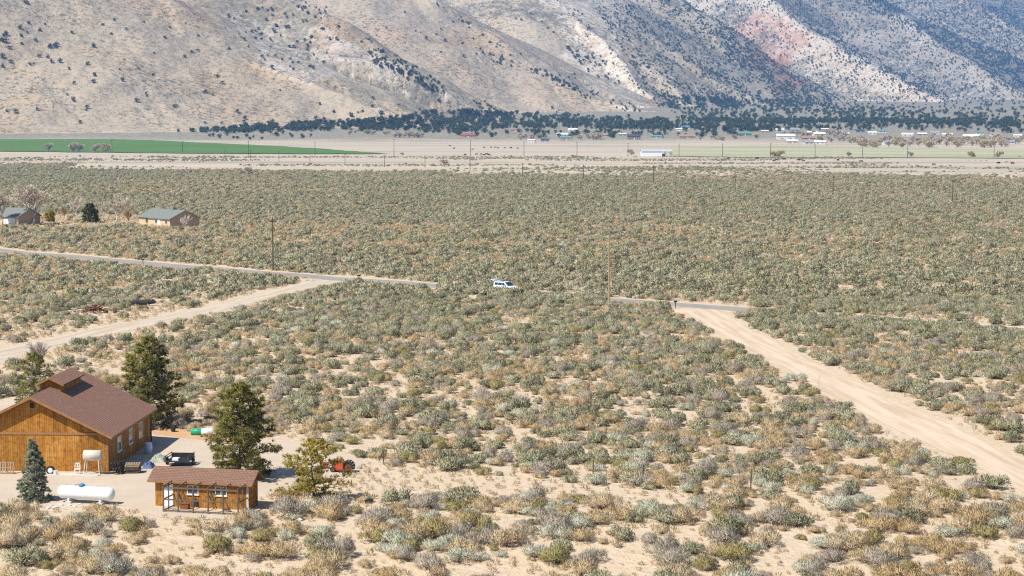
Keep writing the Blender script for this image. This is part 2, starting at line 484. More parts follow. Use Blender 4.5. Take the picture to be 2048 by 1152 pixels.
def mountain_height(X, Y):
    wx = X + 30 * (fbm(X / 240, Y / 240, 3, 21) - 0.5) * 2
    wy = Y + 30 * (fbm(X / 240, Y / 240, 3, 22) - 0.5) * 2
    H = np.full(X.shape, -1e4); RID = np.zeros(X.shape, int)
    for ri, (crest, slope, lam) in enumerate(RIDGES):
        P = [at(a, b, D) for a, b, D in crest]
        best = np.full(X.shape, -1e4); s0 = 0.0
        for a, b in zip(P[:-1], P[1:]):
            vx, vy = b.x - a.x, b.y - a.y
            L = math.hypot(vx, vy)
            t = np.clip(((wx - a.x) * vx + (wy - a.y) * vy) / (L * L), 0, 1)
            dd = np.hypot(wx - a.x - t * vx, wy - a.y - t * vy)
            s = (s0 + t * L)
            side = np.sign((wx - a.x) * vy - (wy - a.y) * vx)
            gl = np.abs(vn(s / lam + side * 7.3 + ri * 3.1, dd / (lam * 9), 31 + ri) - 0.5) * 2
            gl2 = np.abs(vn(s / (lam * 0.33) + side * 3.3, dd / (lam * 4), 51 + ri) - 0.5) * 2
            z = a.z + (b.z - a.z) * t - slope * dd * (0.80 + 0.26 * gl + 0.10 * gl2) + 0.00006 * np.minimum(dd, 1100) ** 2
            best = np.maximum(best, z); s0 += L
        RID = np.where(best > H, ri, RID)
        k = 2.5
        d = np.clip(0.5 + 0.5 * (best - H) / k, 0, 1)
        H = best * d + H * (1 - d) + k * d * (1 - d)
    H = H + (fbm(X / 90, Y / 90, 4, 41) - 0.5) * 13 + (fbm(X / 22, Y / 22, 3, 42) - 0.5) * 5
    g = terrain(X, Y)
    k = 26.0
    base = g - 9
    d = np.clip(0.5 + 0.5 * (H - base) / k, 0, 1)
    return H * d + base * (1 - d) + k * d * (1 - d), RID
MZ, MRID = mountain_height(MX, MY)

def mountain_material():
    m = bpy.data.materials.new('mountain_rock_and_brush')
    t, N, L, B = nodes(m)
    g = N.new('ShaderNodeNewGeometry'); pos = g.outputs['Position']
    at_ = N.new('ShaderNodeAttribute'); at_.attribute_name = 'rock'
    se = N.new('ShaderNodeSeparateColor'); L.new(at_.outputs['Color'], se.inputs[0])
    pale, red, dark = se.outputs[0], se.outputs[1], se.outputs[2]
    c = mixc(N, L, ramp(N, L, tex_noise(N, L, 0.006, 5, 0.6, pos), 0.35, 0.65), (0.50, 0.415, 0.30), (0.43, 0.365, 0.275))
    c = mixc(N, L, ramp(N, L, tex_noise(N, L, 0.02, 5, 0.65, pos), 0.45, 0.75), c, (0.54, 0.43, 0.295))
    c = mixc(N, L, math_n(N, L, 'MULTIPLY', ramp(N, L, tex_noise(N, L, 0.004, 5, 0.65, pos), 0.52, 0.66), 0.7), c, (0.50, 0.355, 0.215))
    c = mixc(N, L, math_n(N, L, 'MULTIPLY', red, 0.85), c, (0.44, 0.20, 0.105))
    pk = math_n(N, L, 'MULTIPLY', pale, ramp(N, L, tex_noise(N, L, 0.03, 5, 0.7, pos), 0.36, 0.58))
    c = mixc(N, L, pk, c, (0.68, 0.60, 0.50))
    oc = math_n(N, L, 'MULTIPLY', ramp(N, L, tex_noise(N, L, 0.016, 5, 0.7, pos), 0.60, 0.70), 0.7)
    c = mixc(N, L, oc, c, (0.52, 0.45, 0.37))
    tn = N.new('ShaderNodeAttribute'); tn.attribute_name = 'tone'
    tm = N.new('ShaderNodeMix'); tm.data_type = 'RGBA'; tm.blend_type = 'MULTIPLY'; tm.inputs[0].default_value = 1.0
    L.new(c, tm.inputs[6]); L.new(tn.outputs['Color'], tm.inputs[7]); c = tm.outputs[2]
    sp = ramp(N, L, tex_noise(N, L, 0.11, 4, 0.8, pos), 0.515, 0.575)
    sp = math_n(N, L, 'MULTIPLY', sp, ramp(N, L, tex_noise(N, L, 0.008, 4, 0.6, pos), 0.22, 0.58))
    c = mixc(N, L, math_n(N, L, 'MULTIPLY', sp, 0.85), c, (0.12, 0.11, 0.07))
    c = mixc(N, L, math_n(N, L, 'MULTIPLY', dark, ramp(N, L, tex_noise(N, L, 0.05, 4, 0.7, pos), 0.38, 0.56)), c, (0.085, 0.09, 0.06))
    L.new(c, B.inputs['Base Color']); B.inputs['Roughness'].default_value = 0.95; B.inputs['Specular IOR Level'].default_value = 0.05
    b = N.new('ShaderNodeBump'); b.inputs['Strength'].default_value = 0.9; b.inputs['Distance'].default_value = 7
    L.new(tex_noise(N, L, 0.06, 6, 0.7, pos), b.inputs['Height']); L.new(b.outputs[0], B.inputs['Normal'])
    return m
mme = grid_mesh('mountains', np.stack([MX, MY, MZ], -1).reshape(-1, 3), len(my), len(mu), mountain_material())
PXM, PYM = proj(MX, MY, MZ)
def soft(poly, w=1.0):
    nx = PXM + (fbm(MX / 120, MY / 120, 3, 61) - 0.5) * 90; ny = PYM + (fbm(MX / 120, MY / 120, 3, 62) - 0.5) * 60
    return inpoly(nx, ny, poly) * w
PALE = [(440, 30), (560, 40), (640, 60), (720, 90), (800, 135), (900, 190), (960, 215), (820, 200), (700, 150), (600, 165), (520, 110)]
PALE2 = [(1080, 0), (1250, 0), (1250, 120), (1320, 230), (1250, 220), (1150, 130), (1090, 70)]
PALE3 = [(1340, -20), (1520, 0), (1660, 70), (1850, 130), (2048, 200), (2048, 230), (1700, 215), (1560, 130), (1400, 60)]
REDP = [(1455, 70), (1500, 35), (1620, 60), (1590, 110), (1560, 160), (1600, 190), (1550, 175), (1480, 115)]
DARKP = [(1560, -60), (2200, -60), (2200, 140), (2048, 130), (1900, 60), (1780, 30), (1640, 10)]
rock = np.zeros(MX.shape + (4,), np.float32); rock[..., 3] = 1
rock[..., 0] = np.maximum.reduce([soft(PALE), soft(PALE2, .9), soft(PALE3, .55)])
def blur(A, n):
    for ax in (0, 1):
        B_ = np.pad(A, [(n, n) if k == ax else (0, 0) for k in (0, 1)], mode='edge'); C_ = np.cumsum(B_, axis=ax)
        C_ = np.concatenate([np.zeros_like(np.take(C_, [0], ax)), C_], ax); w_ = 2 * n + 1
        A = (np.take(C_, range(w_, C_.shape[ax]), ax) - np.take(C_, range(0, C_.shape[ax] - w_), ax)) / w_
    return A
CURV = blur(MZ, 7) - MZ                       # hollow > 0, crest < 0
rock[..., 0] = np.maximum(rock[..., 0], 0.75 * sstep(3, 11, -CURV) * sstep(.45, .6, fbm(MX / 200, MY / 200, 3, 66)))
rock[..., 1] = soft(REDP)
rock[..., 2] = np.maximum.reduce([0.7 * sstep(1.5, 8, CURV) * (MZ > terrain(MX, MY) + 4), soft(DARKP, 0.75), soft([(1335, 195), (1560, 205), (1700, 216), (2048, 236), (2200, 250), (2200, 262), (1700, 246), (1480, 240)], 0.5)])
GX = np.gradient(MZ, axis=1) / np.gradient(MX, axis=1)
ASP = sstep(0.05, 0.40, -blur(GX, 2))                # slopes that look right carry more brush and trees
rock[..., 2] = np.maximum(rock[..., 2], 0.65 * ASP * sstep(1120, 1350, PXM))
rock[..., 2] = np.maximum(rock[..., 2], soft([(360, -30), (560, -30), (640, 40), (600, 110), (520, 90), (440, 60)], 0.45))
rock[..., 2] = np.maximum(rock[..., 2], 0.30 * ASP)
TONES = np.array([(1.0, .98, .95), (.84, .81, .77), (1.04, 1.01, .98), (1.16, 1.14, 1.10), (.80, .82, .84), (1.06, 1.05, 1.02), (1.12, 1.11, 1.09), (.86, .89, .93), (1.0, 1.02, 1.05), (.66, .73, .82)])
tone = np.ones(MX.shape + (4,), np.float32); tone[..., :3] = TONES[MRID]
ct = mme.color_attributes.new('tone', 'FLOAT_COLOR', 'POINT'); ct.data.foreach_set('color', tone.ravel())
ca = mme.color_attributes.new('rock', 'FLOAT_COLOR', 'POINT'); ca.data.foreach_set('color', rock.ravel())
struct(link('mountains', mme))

# ray casting on the polar height grid (elevation angle, running maximum)
ELV = (MZ - CAMZ) / MY
RUN = np.maximum.accumulate(ELV, axis=0)
def mhit(px, py):
    d = ray(px, py); u = d[0] / d[1]; e = d[2] / d[1]
    c = int(np.clip(np.searchsorted(mu, u), 0, len(mu) - 1))
    i = int(np.searchsorted(RUN[:, c], e))
    if i <= 0 or i >= len(my): return None
    a, b = RUN[i - 1, c], RUN[i, c]; t = (e - a) / (b - a) if b > a else 0.5
    Y = my[i - 1] + t * (my[i] - my[i - 1]); return (u * Y, Y, CAMZ + e * Y)
def surf(px, py):
    """point of the fan or mountain seen at a pixel"""
    q = mhit(px, py); h = hit(px, py)
    if q is None or h.y < q[1]: return h
    return Vector(q)


# ------------------------------------------------------------------ haze
def make_haze():
    mb = MB().box(-7000, 7000, -600, 14200, -40, 1150)
    m = bpy.data.materials.new('blue_air')
    m.use_nodes = True; N = m.node_tree.nodes; L = m.node_tree.links
    N.remove(N['Principled BSDF'])
    v = N.new('ShaderNodeVolumePrincipled')
    v.inputs['Color'].default_value = (0.23, 0.50, 1.0, 1)
    v.inputs['Density'].default_value = HAZE
    v.inputs['Anisotropy'].default_value = 0.0
    L.new(v.outputs[0], N['Material Output'].inputs['Volume'])
    struct(mb.build('haze', m), 'stuff')
HAZE = 7.0e-5
make_haze()

# ------------------------------------------------------------------ plant prototypes (never linked to the scene by themselves)
def blades(P, D, Lg, Wd, rng):
    """one thin triangle per point: P base, D direction, Lg length, Wd width"""
    n = len(P)
    r = rng.normal(size=(n, 3)); s = np.cross(D, r); s /= np.linalg.norm(s, axis=1, keepdims=True) + 1e-9
    V = np.empty((n, 3, 3))
    V[:, 0] = P - s * Wd[:, None] / 2; V[:, 1] = P + s * Wd[:, None] / 2; V[:, 2] = P + D * Lg[:, None]
    return V.reshape(-1, 3), np.arange(n * 3).reshape(-1, 3)

def outward(V, T, d):
    """turn each leaf so that its face looks out of the plant"""
    A = V[T]; nn = np.cross(A[:, 1] - A[:, 0], A[:, 2] - A[:, 0])
    fl = (nn * d).sum(1) < 0
    T = T.copy(); T[fl] = T[fl][:, [0, 2, 1]]; return T

def leaf_normals(me, n_leaf, d, blend=0.75):
    """rounded shading: leaf normals lean towards the clump's outward direction"""
    nv = len(me.vertices); N = np.empty(nv * 3, np.float32); me.vertices.foreach_get('normal', N); N = N.reshape(-1, 3)
    D = np.repeat(d, 3, 0)[:n_leaf * 3]
    N[:n_leaf * 3] = N[:n_leaf * 3] * (1 - blend) + D * blend
    N /= np.linalg.norm(N, axis=1, keepdims=True) + 1e-9
    me.polygons.foreach_set('use_smooth', np.ones(len(me.polygons), bool))
    me.normals_split_custom_set_from_vertices([tuple(v) for v in N])

def shrub_mesh(name, seed, n, ml, mt, up=0.5, lobes=5, size=0.26, wid=0.10, flat=0.75, twigs=24, spread=0.55, lumpy=0.42):
    rng = np.random.default_rng(seed)
    C = np.zeros((lobes, 3)); a = rng.uniform(0, 6.28, lobes); q = spread * np.sqrt(rng.uniform(0.05, 1, lobes))
    C[:, 0] = np.cos(a) * q; C[:, 1] = np.sin(a) * q
    rl = rng.uniform(lumpy * 0.8, lumpy * 1.25, lobes)
    C[:, 2] = rl * 0.75 + rng.uniform(0, 0.22, lobes) * (1 - q)
    k = rng.integers(0, lobes, n)
    d = rng.normal(size=(n, 3)); d[:, 2] = np.abs(d[:, 2]) * 1.1 - 0.35; d /= np.linalg.norm(d, axis=1, keepdims=True)
    rad = rng.uniform(0.35, 1.0, n) ** 0.6
    P = C[k] + d * (rl[k] * rad)[:, None]; P[:, 2] *= flat; P[:, 2] = np.maximum(P[:, 2], 0.02)
    D = d + np.array([0, 0, up]) + rng.normal(scale=0.4, size=(n, 3)); D /= np.linalg.norm(D, axis=1, keepdims=True)
    V, T = blades(P, D, size * rng.uniform(0.6, 1.3, n), wid * rng.uniform(0.7, 1.3, n), rng)
    T = outward(V, T, d)
    a = rng.uniform(0, 6.28, twigs); q = rng.uniform(0.2, 0.85, twigs)
    P2 = np.stack([np.cos(a) * q * 0.12, np.sin(a) * q * 0.12, np.full(twigs, -0.05)], -1)
    E = np.stack([np.cos(a) * q * 0.75, np.sin(a) * q * 0.75, rng.uniform(0.3, 0.85, twigs) * flat], -1) - P2
    l2 = np.linalg.norm(E, axis=1)
    V2, T2 = blades(P2, E / l2[:, None], l2, np.full(twigs, 0.045), rng)
    me = tri_mesh(name, np.vstack([V, V2]), np.vstack([T, T2 + len(V)]), [ml, mt], [0] * len(T) + [1] * len(T2))
    leaf_normals(me, n, d + np.array([0, 0, .25]))
    return me

M_TWIG = mat('dry_twig', (0.13, 0.10, 0.075), (0.20, 0.165, 0.13), 6)
F_SAGE = foliage('sage_leaf', (0.29, 0.28, 0.17), (0.485, 0.46, 0.305), 0.8, 0.3)
F_TAN = foliage('straw_twig', (0.56, 0.415, 0.225), (0.62, 0.51, 0.34), 0.5, 0.3)
F_GREY = foliage('grey_twig', (0.42, 0.365, 0.29), (0.50, 0.435, 0.35), 0.5, 0.3)
F_PALE = foliage('pale_leaf', (0.53, 0.54, 0.41), (0.64, 0.61, 0.49), 0.4, 0.3)
F_OLIVE = foliage('olive_leaf', (0.34, 0.30, 0.125), (0.44, 0.37, 0.175), 0.5, 0.3)
KINDS = ['sage', 'tan', 'grey', 'pale', 'olive']
KM = dict(sage=F_SAGE, tan=F_TAN, grey=F_GREY, pale=F_PALE, olive=F_OLIVE)
HI, LO = {}, {}
for ki, k in enumerate(KINDS):
    up = dict(sage=0.5, tan=0.8, grey=0.7, pale=0.7, olive=0.9)[k]
    wd = dict(sage=0.075, tan=0.045, grey=0.042, pale=0.045, olive=0.05)[k]
    sz = dict(sage=0.20, tan=0.27, grey=0.27, pale=0.26, olive=0.28)[k]
    lb = dict(sage=9, tan=6, grey=6, pale=6, olive=6)[k]
    HI[k] = [shrub_mesh('shrub_' + k, 100 + ki * 10 + j, 1700, KM[k], M_TWIG, up, lb, sz * .68, wd * .72, flat=.88, lumpy=0.36 if k == 'sage' else 0.44) for j in range(5)]
    LO[k] = [shrub_mesh('shrub_far_' + k, 200 + ki * 10 + j, 320, KM[k], M_TWIG, up, lb, sz * 1.0, wd * 2.0, flat=.88, twigs=8, lumpy=0.40) for j in range(3)]
TUFT = [shrub_mesh('grass_tuft', 300 + j, 46, F_TAN, M_TWIG, 1.1, 2, 0.55, 0.10, twigs=3, spread=0.3) for j in range(3)]

def scatter(name, pts, scl, rot, idx, protos, label=None):
    """one object of uncountable plants: points with a geometry-nodes instance each"""
    me = bpy.data.meshes.new(name)
    me.vertices.add(len(pts)); me.vertices.foreach_set('co', np.ascontiguousarray(pts, np.float32).ravel())
    for nm, ty, dat in (('sc', 'FLOAT_VECTOR', scl), ('rz', 'FLOAT', rot), ('ix', 'INT', idx)):
        a = me.attributes.new(nm, ty, 'POINT')
        a.data.foreach_set('vector' if ty == 'FLOAT_VECTOR' else 'value', np.ascontiguousarray(dat, np.int32 if ty == 'INT' else np.float32).ravel())
    col = bpy.data.collections.new(name + '_kinds')
    for i, m in enumerate(protos):
        col.objects.link(bpy.data.objects.new('%s_kind_%03d' % (name, i), m))
    g = bpy.data.node_groups.new(name, 'GeometryNodeTree')
    g.interface.new_socket('Geometry', in_out='INPUT', socket_type='NodeSocketGeometry')
    g.interface.new_socket('Geometry', in_out='OUTPUT', socket_type='NodeSocketGeometry')
    N, L = g.nodes, g.links
    gi = N.new('NodeGroupInput'); go = N.new('NodeGroupOutput')
    ci = N.new('GeometryNodeCollectionInfo'); ci.inputs['Collection'].default_value = col
    ci.inputs['Separate Children'].default_value = True; ci.inputs['Reset Children'].default_value = True
    ip = N.new('GeometryNodeInstanceOnPoints'); ip.inputs['Pick Instance'].default_value = True
    def attr(nm, ty):
        a = N.new('GeometryNodeInputNamedAttribute'); a.data_type = ty; a.inputs[0].default_value = nm; return a.outputs[0]
    cx = N.new('ShaderNodeCombineXYZ'); L.new(attr('rz', 'FLOAT'), cx.inputs[2])
    L.new(gi.outputs[0], ip.inputs['Points']); L.new(ci.outputs[0], ip.inputs['Instance'])
    L.new(attr('ix', 'INT'), ip.inputs['Instance Index']); L.new(cx.outputs[0], ip.inputs['Rotation'])
    L.new(attr('sc', 'FLOAT_VECTOR'), ip.inputs['Scale']); L.new(ip.outputs[0], go.inputs[0])
    o = link(name, me); md = o.modifiers.new('plants', 'NODES'); md.node_group = g
    struct(o, 'stuff')
    if label: o['label'] = label
    return o

# ------------------------------------------------------------------ brush on the plain
def candidates(y0, y1, cell):
    P = []
    y = y0
    while y < y1:
        w = 0.285 * y + 12
        x = np.arange(-w, w, cell)
        P.append(np.stack([x, np.full(len(x), y)], -1)); y += cell
    P = np.concatenate(P)
    return P + NP.uniform(-0.62, 0.62, P.shape) * cell
BARE = [(700, 925), (800, 925), (900, 945), (1100, 960), (1300, 985), (1420, 1010), (1300, 1020), (1100, 1000), (950, 1000), (820, 1005), (720, 1000), (600, 1000), (640, 965), (720, 945)]
FARYARD = [(70, 428), (280, 430), (285, 452), (140, 458), (60, 452)]
HOUSEY = [(268, 432), (400, 440), (402, 460), (330, 458), (262, 452)]
SAND1 = [(0, 660), (130, 655), (190, 640), (330, 625), (400, 612), (330, 612), (120, 645), (0, 650)]
PADB = [(-80, 690), (60, 700), (120, 690), (110, 760), (0, 760), (-80, 770)]
def brush_points():
    P = np.concatenate([candidates(112, 420, 1.35), candidates(420, 1650, 1.33)])
    x, y = P[:, 0], P[:, 1]
    z = terrain(x, y)
    px, py = proj(x, y, z)
    cl = fbm(x / 6, y / 6, 3, 71)                      # clumps
    big = fbm(x / 60, y / 60, 3, 72)
    dens = 0.66 + 0.14 * sstep(760, 860, py) + 0.06 * sstep(1000, 620, py) - 0.08 * sstep(520, 450, py) + 0.08 * sstep(440, 380, py)
    dens = np.where(py > 1040, 0.62, dens)
    dens = dens * (0.32 + 0.68 * sstep(0.32, 0.52, cl)) * (0.75 + 0.5 * big)
    # the brush thins out into the pasture
    edge = 347 + (fbm(x / 90, y / 160, 3, 73) - 0.5) * 40 - 10 * sstep(400, 0, px)
    dens = dens * np.where(y > 700, sstep(-6, 10, py - edge) * 0.88 + 0.12 * sstep(0.5, 0.62, fbm(x / 120, y / 60, 3, 79)), 1)
    def cut(d, hw, soft_): return sstep(hw, hw + soft_, d + (fbm(x / 3, y / 3, 2, 74) - 0.5) * 1.5)
    dp = dist_line(x, y, PAVED)
    behind = np.interp(x, [q.x for q in PAVED], [q.y for q in PAVED]) > y       # on the camera's side of the asphalt
    hedge = behind & (((px > 885) & (px < 1205)) | (px > 1485) | ((px > 395) & (px < 465)))
    dens = np.where(hedge & (dp > 3.5) & (dp < 10), 1.0, dens)
    dens = dens * np.where(hedge, cut(dp, 3.2, 0.8), np.where(behind & (px < 900), cut(dp, 7.0, 2.5), cut(dp, 4.4, 1.2)))
    dens = np.where((px < 480) & (py > 585) & (py < 720) & (dist_line(x, y, DIRT_L) < 22), dens * (0.45 + 0.55 * sstep(8, 20, dist_line(x, y, DIRT_L))), dens)
    dens = dens * cut(dist_line(x, y, DIRT_R), 3.2, 2.0) * cut(dist_line(x, y, DIRT_L), 3.9, 2.5) * (0.15 + 0.85 * cut(dist_line(x, y, TWO_T), 2.2, 1.5))
    dens = np.where(inpoly(px, py, YARD), 0, dens)
    dens = np.where(inpoly(px, py, BARE), dens * 0.10, dens)
    dens = np.where(inpoly(px, py, FARYARD) | inpoly(px, py, HOUSEY), dens * 0.05, dens)
    dens = np.where(inpoly(px, py, SAND1) | inpoly(px, py, PADB), dens * 0.25, dens)
    flare = (px > 1330) & (px < 1500) & (py > 605) & (py < 632)
    dens = np.where(flare, 0, dens)
    tankfront = inpoly(px, py, [(40, 1062), (120, 1045), (180, 1028), (240, 1026), (250, 1060), (240, 1110), (110, 1110), (90, 1070)])
    dens = np.where(tankfront, 0.55, dens)
    row = inpoly(px, py, [(590, 1010), (760, 1005), (980, 1010), (1180, 1050), (1280, 1085), (1100, 1110), (800, 1090), (600, 1070)])
    dens = np.where(row, np.maximum(dens, 0.55), dens)
    dens = np.where(inpoly(px, py, BARE), dens * 0.3, dens)
    for qx, qy, qr in ((68, 1003, 2.6), (171, 1004, 4.2), (400, 1020, 6.5), (630, 1004, 1.5), (1012, 583, 2.6), (1014, 586, 2.5), (190, 626, 3.0), (190, 631, 3.2), (287, 612, 3.0), (287, 617, 3.0), (688, 944, 2.5), (346, 864, .8), (394, 871, 1.0), (414, 871, 1.0)):
        h_ = hit(qx, qy); dens = np.where(np.hypot(x - h_.x, y - h_.y) < qr, 0, dens)
    ok = NP.uniform(size=len(x)) < dens
    x, y, z, px, py = x[ok], y[ok], z[ok], px[ok], py[ok]
    n = len(x)
    v = fbm(x / 22, y / 22, 3, 75) * 0.45 + NP.uniform(size=n) * 0.8 + 1.0 * (fbm(x / 130, y / 170, 3, 78) - 0.5)
    v = np.argsort(np.argsort(v)) / n                 # uniform rank, spatially grouped
    v = np.clip(v + NP.normal(scale=0.06, size=n), 0, 0.999)
    kind = np.zeros(n, int)
    tabs = [(0, 0.72, 0.18, 0.06, 0.03, 0.01), (430, 0.64, 0.26, 0.06, 0.02, 0.02), (560, 0.66, 0.24, 0.05, 0.02, 0.03), (700, 0.52, 0.31, 0.10, 0.03, 0.04), (820, 0.34, 0.38, 0.16, 0.05, 0.07), (1000, 0.20, 0.42, 0.16, 0.12, 0.10), (1300, 0.20, 0.42, 0.16, 0.12, 0.10)]
    T = np.array(tabs)
    order = [0, 2, 3, 4, 1]                            # rank order along v so that like stands near like
    fr = np.stack([np.interp(py, T[:, 0], T[:, 1 + o]) for o in order], -1).cumsum(1)
    fr /= fr[:, -1:]
    kind = np.array(order)[np.minimum((v[:, None] > fr).sum(1), 4)]
    s = NP.lognormal(0, 0.40, n) * np.where(y < 420, 0.93, 0.84)
    s = np.clip(s, 0.32, 1.5) * np.array([1.0, 0.85, 0.95, 0.9, 0.9])[kind]
    s *= 1 + 0.18 * (py > 1000)
    hd = dist_line(x, y, PAVED); near_side = np.interp(x, [q.x for q in PAVED], [q.y for q in PAVED]) > y
    s = np.where((hd < 9) & near_side & (((px > 885) & (px < 1205)) | (px > 1485)), np.maximum(s, 1.05) * 1.25, s)
    hgt = s * NP.uniform(0.8, 1.2, n) * np.array([1.05, 0.85, 0.95, 0.9, 0.85])[kind]
    return x, y, z, px, py, kind, s, hgt
bx, by, bz, bpx, bpy_, bk, bs, bh = brush_points()
brot = NP.uniform(0, 6.28, len(bx))

# the shrubs that show largest are single things
inview = (bpx > -8) & (bpx < 2056) & (bpy_ < 1160)
app = np.where(inview, bs * bh / by ** 2, 0)
single = np.zeros(len(bx), bool)
LIM = dict(sage=300, tan=300, grey=220, pale=220, olive=120)
for i, k in enumerate(KINDS):
    j = np.nonzero((bk == i) & inview)[0]
    j = j[np.argsort(-app[j])][:LIM[k]]
    single[j] = True
INFO = dict(sage=('sagebrush', 'grey-green sagebrush'), tan=('dry_shrub', 'straw-coloured dry shrub'), grey=('bare_shrub', 'grey-brown leafless shrub'),
            pale=('pale_shrub', 'silvery green shrub'), olive=('rabbitbrush', 'yellow-olive rabbitbrush'))
def zone(px, py):
    if py > 1030:
        for lim, w in ((250, 'on the sandy bank below the propane tank'), (520, 'on the sandy bank below the chicken coop'), (760, 'on the bank below the yellowish pine'), (1050, 'on the bank in the bottom middle'), (1350, 'on the bank right of bottom middle'), (1700, 'near the bottom right of the picture'), (9e9, 'in the bottom right corner')):
            if px < lim: return w
    if py > 900:
        for lim, w in ((700, 'at the edge of the gravel yard'), (960, 'by the leaning fence posts'), (1230, 'by the short fence posts'), (1520, 'by the tall fence posts'), (1800, 'in the dry patch right of the fence'), (9e9, 'below the dirt road at the right edge')):
            if px < lim: return w
    if py > 780:
        for lim, w in ((420, 'behind the barn'), (700, 'behind the yard pines'), (1000, 'on the plain behind the orange machine'), (1350, 'on the plain behind the wire fence'), (1720, 'left of the lower dirt road'), (9e9, 'right of the lower dirt road')):
            if px < lim: return w
    if py < 655:
        for lim, w in ((700, 'lining the asphalt road on the left'), (1000, 'lining the asphalt road left of the parked car'), (1220, 'lining the asphalt road between car and pole'), (1500, 'lining the asphalt road by the dirt road mouth'), (1760, 'lining the asphalt road right of the dirt road'), (9e9, 'lining the asphalt road at the right edge')):
            if px < lim: return w
    for lim, w in ((250, 'beside the left dirt road'), (700, 'on the plain above the pines'), (1100, 'on the mid plain below the parked car'), (1500, 'on the mid plain left of the dirt road'), (9e9, 'on the plain right of the dirt road')):
        if px < lim: return w + (', nearest rows' if py > 740 else ', middle rows' if py > 695 else ', farthest rows')
for j in np.nonzero(single)[0]:
    k = KINDS[bk[j]]; nm, lb = INFO[k]
    o = link(nm, HI[k][j % 5])
    o.location = (bx[j], by[j], bz[j] - 0.03); o.rotation_euler = (0, 0, brot[j]); o.scale = (bs[j], bs[j], bh[j])
    sz = 'very broad ' if bs[j] > 1.5 else 'broad ' if bs[j] > 1.2 else 'tall rounded ' if bh[j] > bs[j] * 1.12 else 'flat low ' if bh[j] < bs[j] * .78 else 'small ' if bs[j] < .95 else ''
    zn = sz + lb + ' ' + zone(bpx[j], bpy_[j])
    tag(o, zn, 'shrub', 'shrubs: ' + zn)
rest = np.nonzero(~single)[0]
near = by[rest] < 330
protos, off_hi, off_lo = [], {}, {}
for k in KINDS: off_hi[k] = len(protos); protos += HI[k]
for k in KINDS: off_lo[k] = len(protos); protos += LO[k]
oh = np.array([off_hi[k] for k in KINDS]); ol = np.array([off_lo[k] for k in KINDS])
ix = np.where(near, oh[bk[rest]] + rest % 5, ol[bk[rest]] + rest % 3)
scatter('desert_brush', np.stack([bx, by, bz - 0.03], -1)[rest], np.stack([bs, bs, bh], -1)[rest], brot[rest], ix, protos, 'dense sagebrush and dry shrubs covering the desert plain')
# small tufts of dry grass between the shrubs
P = candidates(112, 800, 1.15)
tx, ty = P[:, 0], P[:, 1]; tz = terrain(tx, ty); tpx, tpy = proj(tx, ty, tz)
td = 0.45 + 0.5 * sstep(0.42, 0.60, fbm(tx / 7, ty / 7, 3, 91))
td *= sstep(4.2, 6.0, dist_line(tx, ty, PAVED)) * sstep(3.5, 4.8, dist_line(tx, ty, DIRT_R)) * sstep(3.0, 4.2, dist_line(tx, ty, DIRT_L))
td = np.where(inpoly(tpx, tpy, YARD), 0.0, td); td = np.where(inpoly(tpx, tpy, BARE), 0.9, td)
k = NP.uniform(size=len(tx)) < td
tn = int(k.sum()); ts = NP.uniform(0.16, 0.6, tn) ** 1.0 * (1 + .35 * (ty[k] > 230))
scatter('dry_grass', np.stack([tx, ty, tz - 0.01], -1)[k], np.stack([ts, ts, ts * NP.uniform(0.6, 1.1, tn)], -1), NP.uniform(0, 6.28, tn), NP.integers(0, 3, tn), TUFT, 'low tufts of dry straw grass scattered over the sand')
print('brush', len(bx), 'tufts', tn, 'single', int(single.sum()))

# ------------------------------------------------------------------ building materials
def siding_mat(name, axis, a, b, pitch=0.2):
    m = bpy.data.materials.new(name); MATS[name] = m
    t, N, L, B = nodes(m)
    tc = N.new('ShaderNodeTexCoord'); vec = tc.outputs['Object']
    mp = N.new('ShaderNodeMapping'); mp.inputs['Scale'].default_value = (1, 1, 0.22); L.new(vec, mp.inputs[0])
    c = mixc(N, L, ramp(N, L, tex_noise(N, L, 1.4, 6, 0.7, mp.outputs[0]), 0.36, 0.66), a, b)
    c = mixc(N, L, math_n(N, L, 'MULTIPLY', ramp(N, L, tex_noise(N, L, 0.9, 5, 0.7, mp.outputs[0]), 0.55, 0.75), 0.7), c, (0.55, 0.33, 0.12))
    c = mixc(N, L, ramp(N, L, tex_noise(N, L, 3.0, 5, 0.75, vec), 0.46, 0.70), c, tuple(v * 0.5 for v in a))
    oi = N.new('ShaderNodeObjectInfo'); hv = N.new('ShaderNodeHueSaturation'); L.new(c, hv.inputs['Color'])
    kk = math_n(N, L, 'MULTIPLY_ADD', oi.outputs['Random'], 0.42); kk.node.inputs[2].default_value = 0.80; L.new(kk, hv.inputs['Value']); c = hv.outputs[0]
    sx = N.new('ShaderNodeSeparateXYZ'); L.new(vec, sx.inputs[0])
    fr = math_n(N, L, 'FRACT', math_n(N, L, 'DIVIDE', sx.outputs[axis], pitch), 0)
    gr = math_n(N, L, 'LESS_THAN', fr, 0.09)
    c = mixc(N, L, gr, c, tuple(v * 0.35 for v in a))
    L.new(c, B.inputs['Base Color']); B.inputs['Roughness'].default_value = 0.75; B.inputs['Specular IOR Level'].default_value = 0.2
    return m
